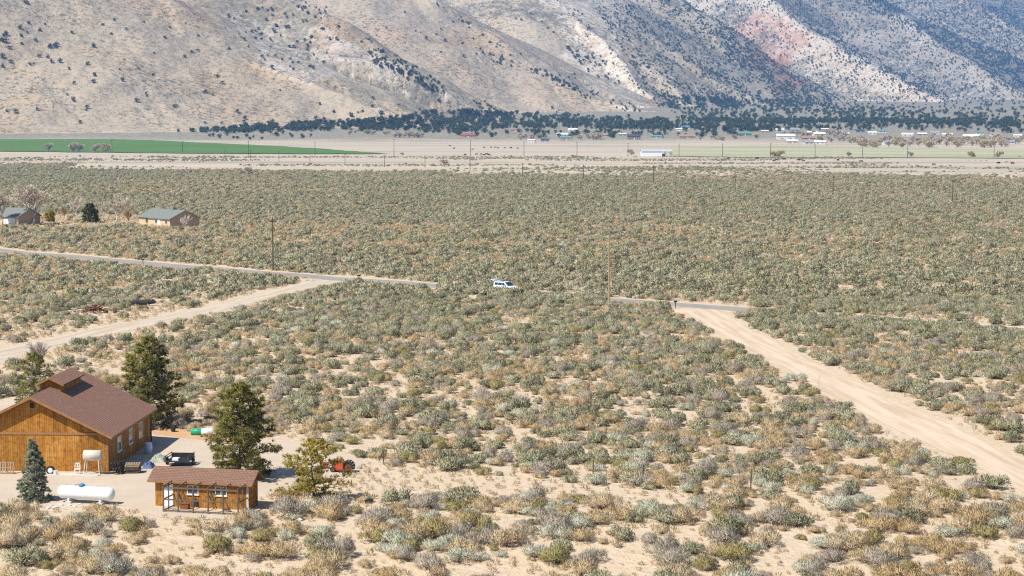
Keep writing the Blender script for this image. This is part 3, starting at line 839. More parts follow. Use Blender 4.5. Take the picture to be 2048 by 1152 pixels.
def shingle_mat(name, a, b, ax=('Y', 'X')):
    m = bpy.data.materials.new(name); MATS[name] = m
    t, N, L, B = nodes(m)
    tc = N.new('ShaderNodeTexCoord')
    sx = N.new('ShaderNodeSeparateXYZ'); L.new(tc.outputs['Object'], sx.inputs[0])
    cx = N.new('ShaderNodeCombineXYZ'); L.new(sx.outputs[ax[0]], cx.inputs[0]); L.new(sx.outputs[ax[1]], cx.inputs[1])
    br = N.new('ShaderNodeTexBrick'); L.new(cx.outputs[0], br.inputs['Vector'])
    br.inputs['Color1'].default_value = a + (1,); br.inputs['Color2'].default_value = b + (1,); br.inputs['Mortar'].default_value = tuple(v * 0.4 for v in a) + (1,)
    br.inputs['Scale'].default_value = 1.0; br.inputs['Brick Width'].default_value = 0.33; br.inputs['Row Height'].default_value = 0.16; br.inputs['Mortar Size'].default_value = 0.014
    c = mixc(N, L, math_n(N, L, 'MULTIPLY', tex_noise(N, L, 0.8, 4, 0.6, tc.outputs['Object']), 0.5), br.outputs['Color'], tuple(v * 0.8 for v in a))
    L.new(c, B.inputs['Base Color']); B.inputs['Roughness'].default_value = 0.9; B.inputs['Specular IOR Level'].default_value = 0.15
    bp = N.new('ShaderNodeBump'); bp.inputs['Strength'].default_value = 0.5; bp.inputs['Distance'].default_value = 0.03
    L.new(br.outputs['Fac'], bp.inputs['Height']); bp.invert = True; L.new(bp.outputs[0], B.inputs['Normal'])
    return m
WOODA, WOODB = (0.30, 0.12, 0.016), (0.50, 0.235, 0.045)
M_SIDX = siding_mat('stained_siding_front', 0, WOODA, WOODB)
M_SIDY = siding_mat('stained_siding_side', 1, WOODA, WOODB)
M_TRIM = mat('stained_trim', (0.36, 0.19, 0.08), (0.27, 0.13, 0.05), 4, 0.7, stretch=(1, 1, 1))
M_SHING = shingle_mat('brown_shingles', (0.28, 0.15, 0.105), (0.34, 0.19, 0.14))
M_SHINGX = shingle_mat('brown_shingles_coop', (0.225, 0.13, 0.09), (0.275, 0.16, 0.115), ('X', 'Y'))
M_FRAME = mat('white_frame', (0.78, 0.78, 0.75), (0.7, 0.7, 0.67), 3, 0.5)
M_GLASS = mat('window_glass', (0.05, 0.06, 0.07), (0.09, 0.10, 0.11), 1.0, 0.08, spec=0.8)
M_GREYW = mat('weathered_wood', (0.17, 0.125, 0.09), (0.11, 0.08, 0.06), 5, 0.85, stretch=(1, 1, 0.3))
M_WHITE = mat('white_paint', (0.80, 0.81, 0.80), (0.72, 0.74, 0.73), 1.5, 0.4)
M_RUST = mat('rusty_steel', (0.20, 0.075, 0.035), (0.11, 0.05, 0.03), 5, 0.85)
M_BLACK = mat('black_paint', (0.02, 0.02, 0.022), (0.035, 0.034, 0.033), 3, 0.55)
M_RUBBER = mat('tyre_rubber', (0.022, 0.021, 0.02), (0.04, 0.038, 0.035), 6, 0.85)
M_STEEL = mat('old_steel', (0.42, 0.38, 0.33), (0.56, 0.53, 0.47), 4, 0.55, 0.3)
M_CONC = mat('concrete', (0.60, 0.57, 0.52), (0.5, 0.47, 0.42), 2.5, 0.9)
M_PALLET = mat('pallet_wood', (0.40, 0.30, 0.20), (0.30, 0.21, 0.13), 4, 0.85)
M_PALLETD = mat('dark_pallet_wood', (0.11, 0.085, 0.065), (0.07, 0.055, 0.045), 4, 0.85)

def window(parent, name, c, w, h, face, m_frame=M_FRAME, split=True):
    """window on a wall; c centre on the wall, face 'x+' or 'y-'"""
    fr = MB(); t = 0.06; dpt = 0.05
    def bx(a0, a1, z0, z1, d0, d1, mb):
        if face == 'y-': mb.box(c[0] + a0, c[0] + a1, c[1] - d1, c[1] - d0, c[2] + z0, c[2] + z1)
        else: mb.box(c[0] + d0, c[0] + d1, c[1] + a0, c[1] + a1, c[2] + z0, c[2] + z1)
    for a0, a1, z0, z1 in ((-w / 2, w / 2, -h / 2, -h / 2 + t), (-w / 2, w / 2, h / 2 - t, h / 2), (-w / 2, -w / 2 + t, -h / 2 + t, h / 2 - t), (w / 2 - t, w / 2, -h / 2 + t, h / 2 - t)):
        bx(a0, a1, z0, z1, 0, dpt, fr)
    if split: bx(-t / 2, t / 2, -h / 2 + t, h / 2 - t, 0, dpt, fr)
    f = fr.build('window', m_frame, parent)
    for s in (-1, 1):
        p = MB()
        if split: bx(-w / 2 + t if s < 0 else t / 2, -t / 2 if s < 0 else w / 2 - t, -h / 2 + t, h / 2 - t, 0.008, 0.022, p)
        else: bx(-w / 2 + t, w / 2 - t, (-h / 2 + t) if s < 0 else 0.02, -0.02 if s < 0 else h / 2 - t, 0.008, 0.022, p)
        p.build('pane', M_GLASS, f)
    s = MB(); bx(-w / 2 - 0.05, w / 2 + 0.05, -h / 2 - 0.06, -h / 2 - 0.002, 0, 0.09, s); s.build('sill', m_frame, f)
    return f

# ------------------------------------------------------------------ barn
def barn():
    th = -0.0477
    c0 = hit(217, 944); hw, Ln, eh, sl = 6.5, 15.7, 3.3, 0.49
    loc = c0 - Vector((math.cos(th), math.sin(th), 0)) * hw
    b = thing('barn', (loc.x, loc.y, -0.02), th, 'large brown timber barn with shingle roof and raised ridge vent', 'barn')
    zr = eh + hw * sl
    core = MB().prism([(-hw + .04, 0), (hw - .04, 0), (hw - .04, eh - .02), (0, zr - .06), (-hw + .04, eh - .02)], 'y', 0.04, Ln - 0.04)
    core.build('wall', M_SIDX, b)
    n = 11; pw = 2 * hw / n; g = 0.006
    for i in range(n):
        x0 = -hw + i * pw + g; x1 = -hw + (i + 1) * pw - g
        MB().box(x0, x1, 0.0, 0.038, 0.02, eh - 0.1).build('siding_panel', M_SIDX, b)
        zt = lambda x: eh + (hw - abs(x)) * sl - 0.08
        poly = [(x0, eh + 0.1), (x1, eh + 0.1), (x1, max(zt(x1), eh + 0.11))]
        if x0 < 0 < x1: poly.append((0, zt(0)))
        poly.append((x0, max(zt(x0), eh + 0.11)))
        MB().prism(poly, 'y', 0.0, 0.038).build('siding_panel', M_SIDX, b)
    m = 13; pl = Ln / m
    for i in range(m):
        MB().box(hw - .038, hw, i * pl + g, (i + 1) * pl - g, 0.02, eh - 0.06).build('siding_panel', M_SIDY, b)
    MB().box(-hw - .01, hw + .01, -0.05, 0.036, eh - 0.095, eh + 0.095).build('belt_board', M_TRIM, b)
    for sx in (-1, 1): MB().box(sx * hw - .09, sx * hw + .09 if sx < 0 else hw + .02, -0.03, -0.002, 0.0, eh - 0.1).build('corner_board', M_TRIM, b)
    oh, ov = 0.62, 0.5
    for s in (-1, 1):
        xe = s * (hw + ov); ze = zr - (hw + ov) * sl + 0.1
        r = MB().prism([(0, zr + .1), (xe, ze), (xe, ze - .09), (0, zr + .01)], 'y', -oh, Ln + oh).build('roof', M_SHING, b)
        MB().prism([(0, zr + .075), (xe, ze - .025), (xe, ze - .24), (0, zr - .14)], 'y', -oh - 0.04, -oh - 0.003).build('rake_board', M_TRIM, r)
        MB().box(min(xe, xe + s * .035), max(xe, xe + s * .035), -oh, Ln + oh, ze - .20, ze - .012).build('eave_board', M_TRIM, r)
    # raised ridge vent
    y0, y1, mw = 5.6, 12.0, 0.95
    v = MB().prism([(-mw, zr - mw * sl + .05), (mw, zr - mw * sl + .05), (mw, zr + .42), (0, zr + .42 + mw * sl - .05), (-mw, zr + .42)], 'y', y0, y1).build('ridge_vent', M_SIDX, b)
    for s in (-1, 1):
        xe = s * (mw + .32); zt = zr + .5 + mw * sl; ze = zt - (mw + .32) * sl
        MB().prism([(0, zt), (xe, ze), (xe, ze - .09), (0, zt - .09)], 'y', y0 - .4, y1 + .4).build('vent_roof', M_SHING, v)
        MB().prism([(0, zt - .02), (xe, ze - .02), (xe, ze - .17), (0, zt - .17)], 'y', y0 - .43, y0 - .403).build('rake_board', M_TRIM, v)
    lv = MB().box(-.26, .26, -0.035, -0.001, zr - 1.05, zr - 0.45).build('gable_vent', M_TRIM, b)
    MB().box(-.19, .19, -0.045, -0.037, zr - .98, zr - .52).build('louvre', mat('dark_louvre', (0.05, 0.025, 0.012), (0.03, 0.015, 0.01), 3), lv)
    for yy in (3.8, 7.9, 11.6): window(b, 'window', (hw + .001, yy, 1.85), 1.35, 1.35, 'x+', split=False)
    MB().tube([(hw + .07, Ln - .1, 0.05), (hw + .07, Ln - .1, eh - .2)], 0.05, 8).build('downpipe', mat('brown_metal', (0.07, 0.04, 0.025), None, 3, 0.5), b)
    return b
barn()

def on(px, py): return hit(px, py)

# ------------------------------------------------------------------ chicken coop with its wire-less pen
def coop():
    th = math.radians(-13.5)
    c0 = hit(311, 1012)
    b = thing('chicken_coop', (c0.x, c0.y, -0.02), th, 'long low brown chicken coop with shingle roof and timber-framed pen', 'coop')
    Lw, D, eh, rh = 7.75, 2.0, 2.28, 2.9
    MB().prism([(0.03, 0), (D - .03, 0), (D - .03, eh - .02), (D / 2, rh - .05), (0.03, eh - .02)], 'x', 0.03, Lw - .03).build('wall', M_SIDY, b)
    n = 7; pw = Lw / n
    for i in range(n):
        MB().box(i * pw + .006, (i + 1) * pw - .006, 0, 0.028, 0.02, eh - .03).build('siding_panel', M_SIDX, b)
    for i in range(2):
        MB().box(Lw - .028, Lw, i * D / 2 + .006, (i + 1) * D / 2 - .006, 0.02, eh - .05).build('siding_panel', M_SIDY, b)
    sl = (rh - eh) / (D / 2); ov = 0.42
    for s in (-1, 1):
        ye = D / 2 + s * (D / 2 + ov); ze = rh - (D / 2 + ov) * sl + .1
        r = MB().prism([(D / 2, rh + .1), (ye, ze), (ye, ze - .08), (D / 2, rh + .02)], 'x', -0.45, Lw + .45).build('roof', M_SHINGX, b)
        MB().box(-.45, Lw + .45, min(ye, ye + s * .03), max(ye, ye + s * .03), ze - .17, ze - .01).build('eave_board', M_TRIM, r)
        for xx in (-.485, Lw + .453):
            MB().prism([(D / 2, rh + .08), (ye, ze - .02), (ye, ze - .17), (D / 2, rh - .07)], 'x', xx, xx + .03).build('rake_board', M_TRIM, r)
    door = MB().box(0.72, 1.50, -0.035, -0.001, 0.05, 1.98).build('door', M_WHITE, b)
    MB().tube([(1.42, -.06, 1.0), (1.42, -.06, 1.12)], 0.02, 6).build('handle', M_STEEL, door)
    MB().box(Lw - .16, Lw + .01, -0.035, -0.002, 0.0, eh - .05).build('corner_board', mat('grey_white_board', (0.58, 0.55, 0.5), (0.48, 0.45, 0.4), 3), b)
    for xx in (3.15, 5.5): window(b, 'window', (xx, -0.001, 1.42), 0.95, 0.72, 'y-')
    hatch = MB().box(3.05, 3.62, -0.03, -0.001, 0.12, 0.68).build('hatch', mat('dark_hatch', (0.05, 0.035, 0.025), None, 4), b)
    # pen frame
    d = 2.0; x0, x1 = 1.55, 7.68; ph = 1.98; w = 0.10
    xs = [x0 + (x1 - x0) * i / 5 for i in range(6)]
    for i, xx in enumerate(xs):
        MB().box(xx - w / 2, xx + w / 2, -d - w / 2, -d + w / 2, 0, ph).build('post', M_GREYW, b)
        MB().beam((xx, -d - .06, ph + .045), (xx, -.02, ph + .16), 0.06, 0.08).build('rafter', M_GREYW, b)
    for zz in (0.14, 1.0, ph - .06):
        MB().box(x0 - .05, x1 + .05, -d - .075, -d - .047, zz - .06, zz + .06).build('rail', M_GREYW, b)
    for xx in (x0, x1):
        for zz in (0.14, 1.0, ph - .06):
            MB().box(xx - .014, xx + .014, -d + .05, -.04, zz - .05, zz + .05).build('rail', M_GREYW, b)
        MB().box(xx - .04, xx + .04, -1.0 - .04, -1.0 + .04, 0, ph + .1).build('post', M_GREYW, b)
    for xx in (2.2, 4.55): MB().beam((xx, -0.05, 1.55), (xx + .5, -.5, .1), 0.05).build('perch_prop', M_GREYW, b)
    MB().beam((4.4, -.5, .98), (5.1, -.06, 1.2), 0.05).build('perch', M_GREYW, b)
    M = Matrix.Translation(b.location) @ Matrix.Rotation(th, 4, 'Z')
    p = M @ Vector((2.75, -.6, 0.02))
    nb = thing('nest_box', p, th, 'small reddish wooden nest box inside the coop pen', 'box')
    bxm = mat('red_box_wood', (0.26, 0.09, 0.04), (0.18, 0.06, 0.03), 5)
    MB().box(-.32, .32, -.2, .2, 0, .42).build('box_body', bxm, nb); MB().box(-.36, .36, -.24, .24, .423, .46).build('lid', bxm, nb)
    p = M @ Vector((6.3, -.9, 0.02))
    fd = thing('feed_pan', p, th, 'grey feed pan on the pen floor at its right end', 'pan')
    MB().tube([(0, 0, 0), (0, 0, .16)], [.26, .34], 12).build('pan', M_STEEL, fd); MB().tube([(0, 0, .161), (0, 0, .19)], [.3, .3], 12).build('feed', M_PALLETD, fd)
    return b, M
_, COOPM = coop()

# ------------------------------------------------------------------ propane tank
def propane():
    a = hit(118, 1004); c = hit(228, 1010)
    d = (c - a); L = 4.85; mid = (a + c) / 2
    th = math.atan2(d.y, d.x)
    t = thing('propane_tank', (mid.x, mid.y, 0.01), th, 'long white propane tank lying on blocks with blue lid', 'tank')
    r = 0.52; zc = 0.30 + r; h = L / 2 - r * .75
    prof = []
    for k in range(7):
        q = math.pi / 2 * k / 6; prof.append((-h - r * .75 * math.cos(q), max(r * math.sin(q), .01)))
    prof += [(-h + 2 * h * k / 6, r) for k in range(1, 6)]
    prof += [(-x, y) for x, y in prof[:7]][::-1]
    mb = MB(); mb.tube([(x, 0, zc) for x, _ in prof], [y for _, y in prof], 28)
    mb.build('shell', mat('tank_white', (0.80, 0.82, 0.82), (0.74, 0.77, 0.77), 0.8, 0.35), t, smooth=True)
    for x in (-1.35, 1.35):
        MB().box(x - .07, x + .07, -.4, .4, .16, zc - r + .09).build('saddle', M_WHITE, t)
        MB().box(x - .24, x + .24, -.5, .5, 0, .158).build('block', M_CONC, t)
    MB().tube([(-.35, 0, zc + r - .05), (-.35, 0, zc + r + .06), (-.35, 0, zc + r + .17), (-.35, 0, zc + r + .22)], [.24, .24, .20, .08], 16).build('lid', mat('blue_lid', (0.03, 0.16, 0.45), (0.04, 0.2, 0.5), 3, 0.4), t, smooth=True)
    for x in (-.95, .02, -1.7): MB().tube([(x, 0, zc + r - .03), (x, 0, zc + r + .12)], .03, 8).build('valve', M_STEEL, t)
    MB().tube([(-.9, 0, zc + r + .1), (-.6, 0, zc + r + .13), (-.5, 0, zc + r + .1)], .018, 6).build('pipe', M_RUST, t)
    return t
propane()
rub = [hit(x, y) for x, y in ((103, 1013), (112, 1016), (122, 1011), (138, 1012), (150, 1014), (160, 1009), (97, 1017))]
def rock_mesh(name, seed, m, sx=1, sy=1, sz=.7, n=2):
    import bmesh
    bm = bmesh.new(); bmesh.ops.create_icosphere(bm, subdivisions=n, radius=1)
    rr = random.Random(seed)
    for v in bm.verts:
        k = 1 + .35 * (float(fbm(v.co.x * 1.3 + seed, v.co.y * 1.3 + v.co.z * 2.1, 2, seed)) - .5) * 2
        v.co = Vector((v.co.x * sx * k, v.co.y * sy * k, max(v.co.z * sz * k, -.25 * sz)))
    me = bpy.data.meshes.new(name); bm.to_mesh(me); bm.free(); me.materials.append(m); return me
RK = [rock_mesh('rock', 40 + i, M_CONC, 1, .8, .5) for i in range(3)]
for i, p in enumerate(rub):
    o = link('concrete_chunk', RK[i % 3]); s = R.uniform(.16, .3); o.scale = (s * 1.3, s, s); o.location = (p.x, p.y, p.z + .03); o.rotation_euler = (0, 0, R.uniform(0, 6))
    tag(o, 'pale chunk of broken concrete lying below the white propane tank', 'rubble', 'concrete chunks below the propane tank')
o = link('boulder', rock_mesh('boulder', 77, mat('white_stone', (0.70, 0.67, 0.62), None, 4), 1, .8, .8)); p = hit(598, 1043); o.location = (p.x, p.y, p.z); o.scale = (.26, .24, .26)
tag(o, 'white stone on the sand right of the chicken coop', 'stone')

# ------------------------------------------------------------------ yard clutter against the barn
sl = thing('concrete_slab', hit(147, 951), -.05, 'pale concrete slab in front of the barn wall', 'slab')
MB().box(-2.2, 2.2, -.5, .55, -.02, .07).build('slab', M_CONC, sl)

def fuel_tank():
    p = hit(186, 950)
    t = thing('fuel_tank', (p.x, p.y, .05), -.05, 'rusty white drum tank on a raised pipe stand beside the barn', 'tank')
    zc = 1.62; r = .46; hl = .74
    MB().tube([(-hl - .03, 0, zc), (-hl, 0, zc), (hl, 0, zc), (hl + .03, 0, zc)], [r * .8, r, r, r * .8], 24).build('drum', mat('stained_white', (0.62, 0.58, 0.51), (0.50, 0.42, 0.33), 2.2, 0.6), t, smooth=True)
    for x in (-.55, .55):
        for s in (-1, 1): MB().tube([(x * 1.25, s * .5, 0), (x, s * .3, zc - r * .72)], .03, 8).build('leg', M_FRAME, t)
    MB().tube([(-.6, -.44, .55), (.64, -.47, .18)], .022, 6).build('brace', M_RUST, t)
    MB().tube([(-.62, .44, .2), (.6, .4, .8)], .022, 6).build('brace', M_RUST, t)
    MB().tube([(.7, -.2, zc - .3), (.86, -.2, .6), (.95, -.2, .55)], .018, 6).build('hose', M_BLACK, t)
fuel_tank()

def chair():
    p = hit(155, 949)
    t = thing('garden_chair', (p.x, p.y, .05), .15, 'white plastic garden chair against the barn wall', 'chair')
    MB().box(-.24, .24, -.24, .22, .40, .44).build('seat', M_WHITE, t)
    bk = MB()
    for x in (-.22, .16): bk.box(x, x + .06, .19, .23, .44, .92)
    bk.box(-.22, .22, .19, .23, .84, .92); bk.box(-.22, .22, .19, .23, .52, .58); bk.box(-.05, .05, .195, .225, .58, .84)
    bk.build('backrest', M_WHITE, t)
    for x in (-.21, .21):
        for y in (-.21, .19): MB().box(x - .025, x + .025, y - .025, y + .025, 0, .40).build('leg', M_WHITE, t)
        MB().box(x * 1.15 - .025, x * 1.15 + .025, -.24, .2, .64, .67).build('armrest', M_WHITE, t)
chair()

def pallet(loc, rot, label, m, tilt=0, group=None):
    t = thing('pallet', loc, rot[2], label, 'pallet', group); t.rotation_euler = rot
    for i in range(3): MB().box(-.6, .6, -.5 + i * .46, -.5 + i * .46 + .08, .018, .11).build('stringer', m, t)
    for i in range(6): MB().box(-.6 + i * .22, -.6 + i * .22 + .1, -.5, .5, .112, .132).build('slat', m, t)
    for i in range(3): MB().box(-.6 + i * .55, -.6 + i * .55 + .1, -.5, .5, 0, .016).build('slat', m, t)
    return t
p = hit(14, 948)
pallet((p.x, p.y + .12, .52), (math.radians(80), 0, -.05), 'weathered pallet leaning upright on the barn at the left edge', M_PALLET)
p = hit(266, 946)
for i in range(6):
    a = pallet((p.x + R.uniform(-.08, .08), p.y + R.uniform(-.05, .05), .012 + i * .136), (0, 0, .1 + R.uniform(-.08, .08)),
               ['lowest', 'second lowest', 'third', 'fourth', 'fifth', 'topmost'][i] + ' pallet in the stack beside the barn corner', M_PALLET if i > 3 else M_PALLETD, group='pallets stacked beside the barn')
p = hit(232, 949)
for i in range(3):
    pallet((p.x + i * .26 - .15, p.y + .35 + i * .04, .54), (math.radians(74), 0, 1.35), ['dark pallet leaning on the barn side, outermost of three', 'dark pallet leaning on the barn side, middle of three', 'dark pallet leaning on the barn side, innermost of three'][2 - i], M_PALLETD, group='dark pallets leaning on the barn')

def wheel(parent, c, r, w, axis, name='wheel', rimm=None, spokes=True):
    """tyre and rim round an axis ('x' or 'y')"""
    mp = (lambda a, u, v: (c[0] + a, c[1] + u, c[2] + v)) if axis == 'x' else (lambda a, u, v: (c[0] + u, c[1] + a, c[2] + v))
    prof = [(-.5 * w, .62 * r), (-.5 * w, .92 * r), (-.36 * w, r), (.36 * w, r), (.5 * w, .92 * r), (.5 * w, .62 * r)]
    n = 22; v = []; f = []
    for k in range(n):
        t = 2 * math.pi * k / n
        for a, q in prof: v.append(mp(a, q * math.cos(t), q * math.sin(t)))
    m = len(prof)
    for k in range(n):
        for j in range(m): f.append((k * m + j, k * m + (j + 1) % m, ((k + 1) % n) * m + (j + 1) % m, ((k + 1) % n) * m + j))
    ty = MB().add(v, f).build('tyre', M_RUBBER, parent, smooth=True)
    rb = MB(); rb.tube([mp(-.38 * w, 0, 0), mp(.38 * w, 0, 0)], .615 * r, 18)
    rb.tube([mp(-.46 * w, 0, 0), mp(.46 * w, 0, 0)], .2 * r, 10)
    rb.build('rim', rimm or M_WHITE, parent)
    return ty
p = hit(101, 949)
t = thing('spare_wheel', (p.x, p.y, .0), -.1, 'black tyre on a white rim leaning by the barn behind the spruce', 'wheel')
wheel(t, (0, 0, .37), .37, .24, 'y')
p = hit(111, 951)
t = thing('white_bucket', (p.x, p.y, .0), 0, 'white bucket beside the spare wheel at the slab', 'bucket')
MB().tube([(0, 0, 0), (0, 0, .36)], [.14, .17], 14).build('pail', M_WHITE, t); MB().tube([(0, 0, .361), (0, 0, .39)], .18, 14).build('lid', M_WHITE, t)
p = hit(297, 907)
t = thing('water_barrel', (p.x, p.y, 0.0), 0, 'pale blue plastic barrel at the back corner of the barn', 'barrel')
MB().tube([(0, 0, 0), (0, 0, .06), (0, 0, .3), (0, 0, .33), (0, 0, .62), (0, 0, .65), (0, 0, .9), (0, 0, .95)], [.31, .34, .34, .355, .355, .34, .34, .30], 20).build('drum', mat('pale_blue_plastic', (0.42, 0.52, 0.68), (0.5, 0.58, 0.72), 2, 0.4), t, smooth=True)
MB().tube([(0, 0, .951), (0, 0, .985)], [.31, .29], 20).build('rim', M_WHITE, t)
# cloth heap
def tarp(name, px, py, w, d, h, m, label, seed):
    p = hit(px, py); n = 22
    u = np.linspace(-1, 1, n); A, Bq = np.meshgrid(u, u, indexing='ij')
    rr = np.clip(1 - np.maximum(abs(A), abs(Bq)) ** 3, 0, 1)
    Z = rr * h * (.35 + 1.1 * fbm(A * 2.2 + seed, Bq * 2.2, 3, seed)) + .02
    V = np.stack([A * w / 2 + .12 * (fbm(A * 2 + 5, Bq * 2, 2, seed + 1) - .5), Bq * d / 2, Z], -1).reshape(-1, 3)
    o = link(name, grid_mesh(name, V, n, n, m, False)); o.location = (p.x, p.y, p.z); tag(o, label, 'tarp'); return o
tarp('tarp_heap', 318, 922, 1.3, 1.6, .62, mat('faded_tarp', (0.16, 0.21, 0.17), (0.48, 0.47, 0.36), 3.4, 0.7), 'crumpled pale green tarp heap beside the barn', 5)
tarp('tarp_heap', 297, 935, .9, 1.6, .5, mat('blue_tarp', (0.05, 0.09, 0.20), (0.09, 0.13, 0.26), 3, 0.6), 'crumpled dark blue tarp between the pallets and the pale heap', 9)

# black utility trailer behind the coop
def trailer():
    p = hit(360, 930)
    t = thing('utility_trailer', (p.x, p.y, 0.0), -.08, 'low black steel utility trailer parked behind the coop', 'trailer')
    MB().box(-1.0, 1.0, -1.1, 1.1, .42, .50).build('bed', M_BLACK, t)
    for x in (-1.0, 1.0):
        for y in (-1.1, 1.1): MB().box(x - .03, x + .03, y - .03, y + .03, .5, .98).build('post', M_PALLETD, t)
        for z in (.72, .94): MB().box(x - .02, x + .02, -1.07, 1.07, z - .03, z + .03).build('side_rail', M_BLACK, t)
        s = 1 if x > 0 else -1
        wheel(t, (x + s * .16, .1, .31), .31, .19, 'x', rimm=M_STEEL)
        MB().box(x + s * .05, x + s * .28, -.28, .48, .64, .67).build('mudguard', M_BLACK, t)
    MB().box(-.97, .97, 1.08, 1.12, .5, .9).build('headboard', M_BLACK, t)
    MB().beam((-.9, 0, .1), (-.9, 0, .42), .06).build('jack', M_STEEL, t)
    MB().tube([(0, 1.1, .45), (0, 2.0, .42)], .05, 8).build('drawbar', M_BLACK, t)
    MB().box(-.5, .05, -.8, -.2, .503, .72).build('toolbox', M_WHITE, t)
trailer()

# barrels beyond the yard
def lying_barrel(px, py, m, label, rz):
    p = hit(px, py)
    t = thing('barrel', (p.x, p.y, p.z), rz, label, 'barrel', None)
    MB().tube([(-.55, 0, .33), (-.5, 0, .33), (-.15, 0, .33), (-.12, 0, .33), (.15, 0, .33), (.18, 0, .33), (.5, 0, .33), (.55, 0, .33)], [.29, .33, .33, .345, .345, .33, .33, .29], 20).build('drum', m, t, smooth=True)
    MB().tube([(.551, 0, .33), (.57, 0, .33)], [.25, .25], 16).build('lid', m, t)
lying_barrel(394, 871, mat('green_plastic', (0.02, 0.30, 0.16), (0.03, 0.36, 0.2), 2, 0.4), 'bright green barrel lying in the brush beyond the yard', -.1)
lying_barrel(414, 871, M_WHITE, 'white barrel lying in the brush beside a green one', .2)
p = hit(346, 864)
t = thing('old_tyre', (p.x, p.y, p.z), .6, 'black tyre standing in pale brush behind the barn yard', 'tyre'); wheel(t, (0, 0, .36), .36, .26, 'x', rimm=M_BLACK)

# orange machine with a ribbed roller
def roller():
    p = hit(688, 944)
    t = thing('orange_compactor', (p.x, p.y, p.z), -.25, 'orange engine unit with a ribbed black wheel standing on the sand', 'machine')
    om = mat('orange_paint', (0.55, 0.09, 0.02), (0.42, 0.07, 0.02), 3, 0.5)
    MB().prism([(-1.0, .25), (.0, .25), (.0, .85), (-.18, 1.08), (-.75, 1.08), (-1.0, .8)], 'y', -.35, .35).build('engine_hood', om, t)
    MB().box(-1.1, .6, -.42, .42, .16, .245).build('chassis', M_RUST, t)
    MB().tube([(-.55, 0, 1.08), (-.55, 0, 1.3), (-.25, 0, 1.3), (-.25, 0, 1.08)], .03, 6).build('handle', om, t)
    wheel(t, (.42, 0, .52), .52, .66, 'y', rimm=M_RUST)
    for k in range(14):
        q = 2 * math.pi * k / 14
        MB().beam((.42 + .535 * math.cos(q), -.31, .52 + .535 * math.sin(q)), (.42 + .535 * math.cos(q), .31, .52 + .535 * math.sin(q)), .045).build('lug', M_STEEL, t)
    wheel(t, (-.85, .47, .24), .24, .12, 'y', rimm=M_RUST); wheel(t, (-.85, -.47, .24), .24, .12, 'y', rimm=M_RUST)
    p = hit(648, 938)
    t2 = thing('orange_fuel_can', (p.x, p.y, p.z), .4, 'orange metal can half hidden behind the yellowish pine', 'can')
    MB().box(-.3, .3, -.2, .2, 0, .6).build('body', mat('faded_orange', (0.50, 0.2, 0.06), (0.4, 0.14, 0.05), 3, .6), t2); MB().tube([(-.15, 0, .6), (-.15, 0, .7)], .05, 8).build('cap', M_BLACK, t2)
    MB().tube([(-.05, 0, .6), (.0, 0, .72), (.18, 0, .72), (.22, 0, .6)], .02, 6).build('handle', M_BLACK, t2)
    p = hit(688, 951)
    t3 = thing('jack_stand', (p.x, p.y, p.z), 0, 'small rusty stand in front of the orange machine', 'stand')
    MB().tube([(0, 0, .05), (0, 0, .5)], .045, 8).build('column', M_RUST, t3)
    for k in range(3): MB().beam((.0, 0, .3), (.22 * math.cos(k * 2.1), .22 * math.sin(k * 2.1), .01), .03).build('leg', M_RUST, t3)
roller()

# fence posts of the broken wire fence
def post(px, py, h, lean=(0, 0), label='', r=.055):
    p = hit(px, py)
    t = thing('fence_post', (p.x, p.y, p.z - .02), 0, label, 'post', 'posts of the broken wire fence')
    MB().tube([(0, 0, -.2), (lean[0] * .4, lean[1] * .4, h * .45), (lean[0], lean[1], h)], [r, r * .95, r * .8], 8).build('stake', M_PALLETD, t)
    MB().tube([(lean[0] * .8 - r * 1.4, lean[1] * .8, h * .8), (lean[0] * .8 + r * 1.4, lean[1] * .8, h * .8 + .01)], .012, 5).build('staple', M_STEEL, t)
    return t
for a in [(767, 928, 1.1, (0, 0), 'short upright fence post with a leaning brace post beside it'), (756, 926, 1.15, (.5, .1), 'dark leaning brace post left of the upright one'),
          (819, 911, 1.0, (.75, .1), 'bent fence post leaning far to the right'), (868, 918, 1.05, (-.08, 0), 'thick upright fence post left of a loose rail'),
          (912, 930, 1.05, (-.05, 0), 'dark fence post at the right end of a loose rail'), (1094, 935, .8, (0, 0), 'thin short fence post in tan brush mid fence'),
          (1186, 948, 1.2, (.02, 0), 'dark fence post left of the tall one, in dry brush'), (1286, 968, 1.6, (.05, 0), 'tall dark fence post standing clear of the brush'),
          (1501, 985, 1.9, (.06, 0), 'tallest twisted fence post furthest to the right'), (982, 930, .8, (.06, 0), 'thin grey stake hidden in olive brush')]:
    post(*a)
p0 = hit(868, 918); p1 = hit(912, 930)
t = thing('fence_rail', (0, 0, 0), 0, 'pale loose rail between two fence posts', 'rail')
MB().beam((p0.x + .08, p0.y - .08, p0.z + .38), (p1.x - .08, p1.y - .08, p1.z + .62), .05, .07).build('bar', M_PALLET, t)
t.location = p0; t.children[0].data.transform(Matrix.Translation(-p0))

def slim(px, py, h, r, m, name, label, cat, lean=0):
    p = hit(px, py); o = MB().tube([(0, 0, -.1), (lean, 0, h)], [r, r * .85], 8).build(name, m); o.location = p; tag(o, label, cat); return o
slim(1637, 778, 1.6, .03, M_STEEL, 'marker_stake', 'thin metal marker stake at the near edge of the dirt road', 'stake', .06)
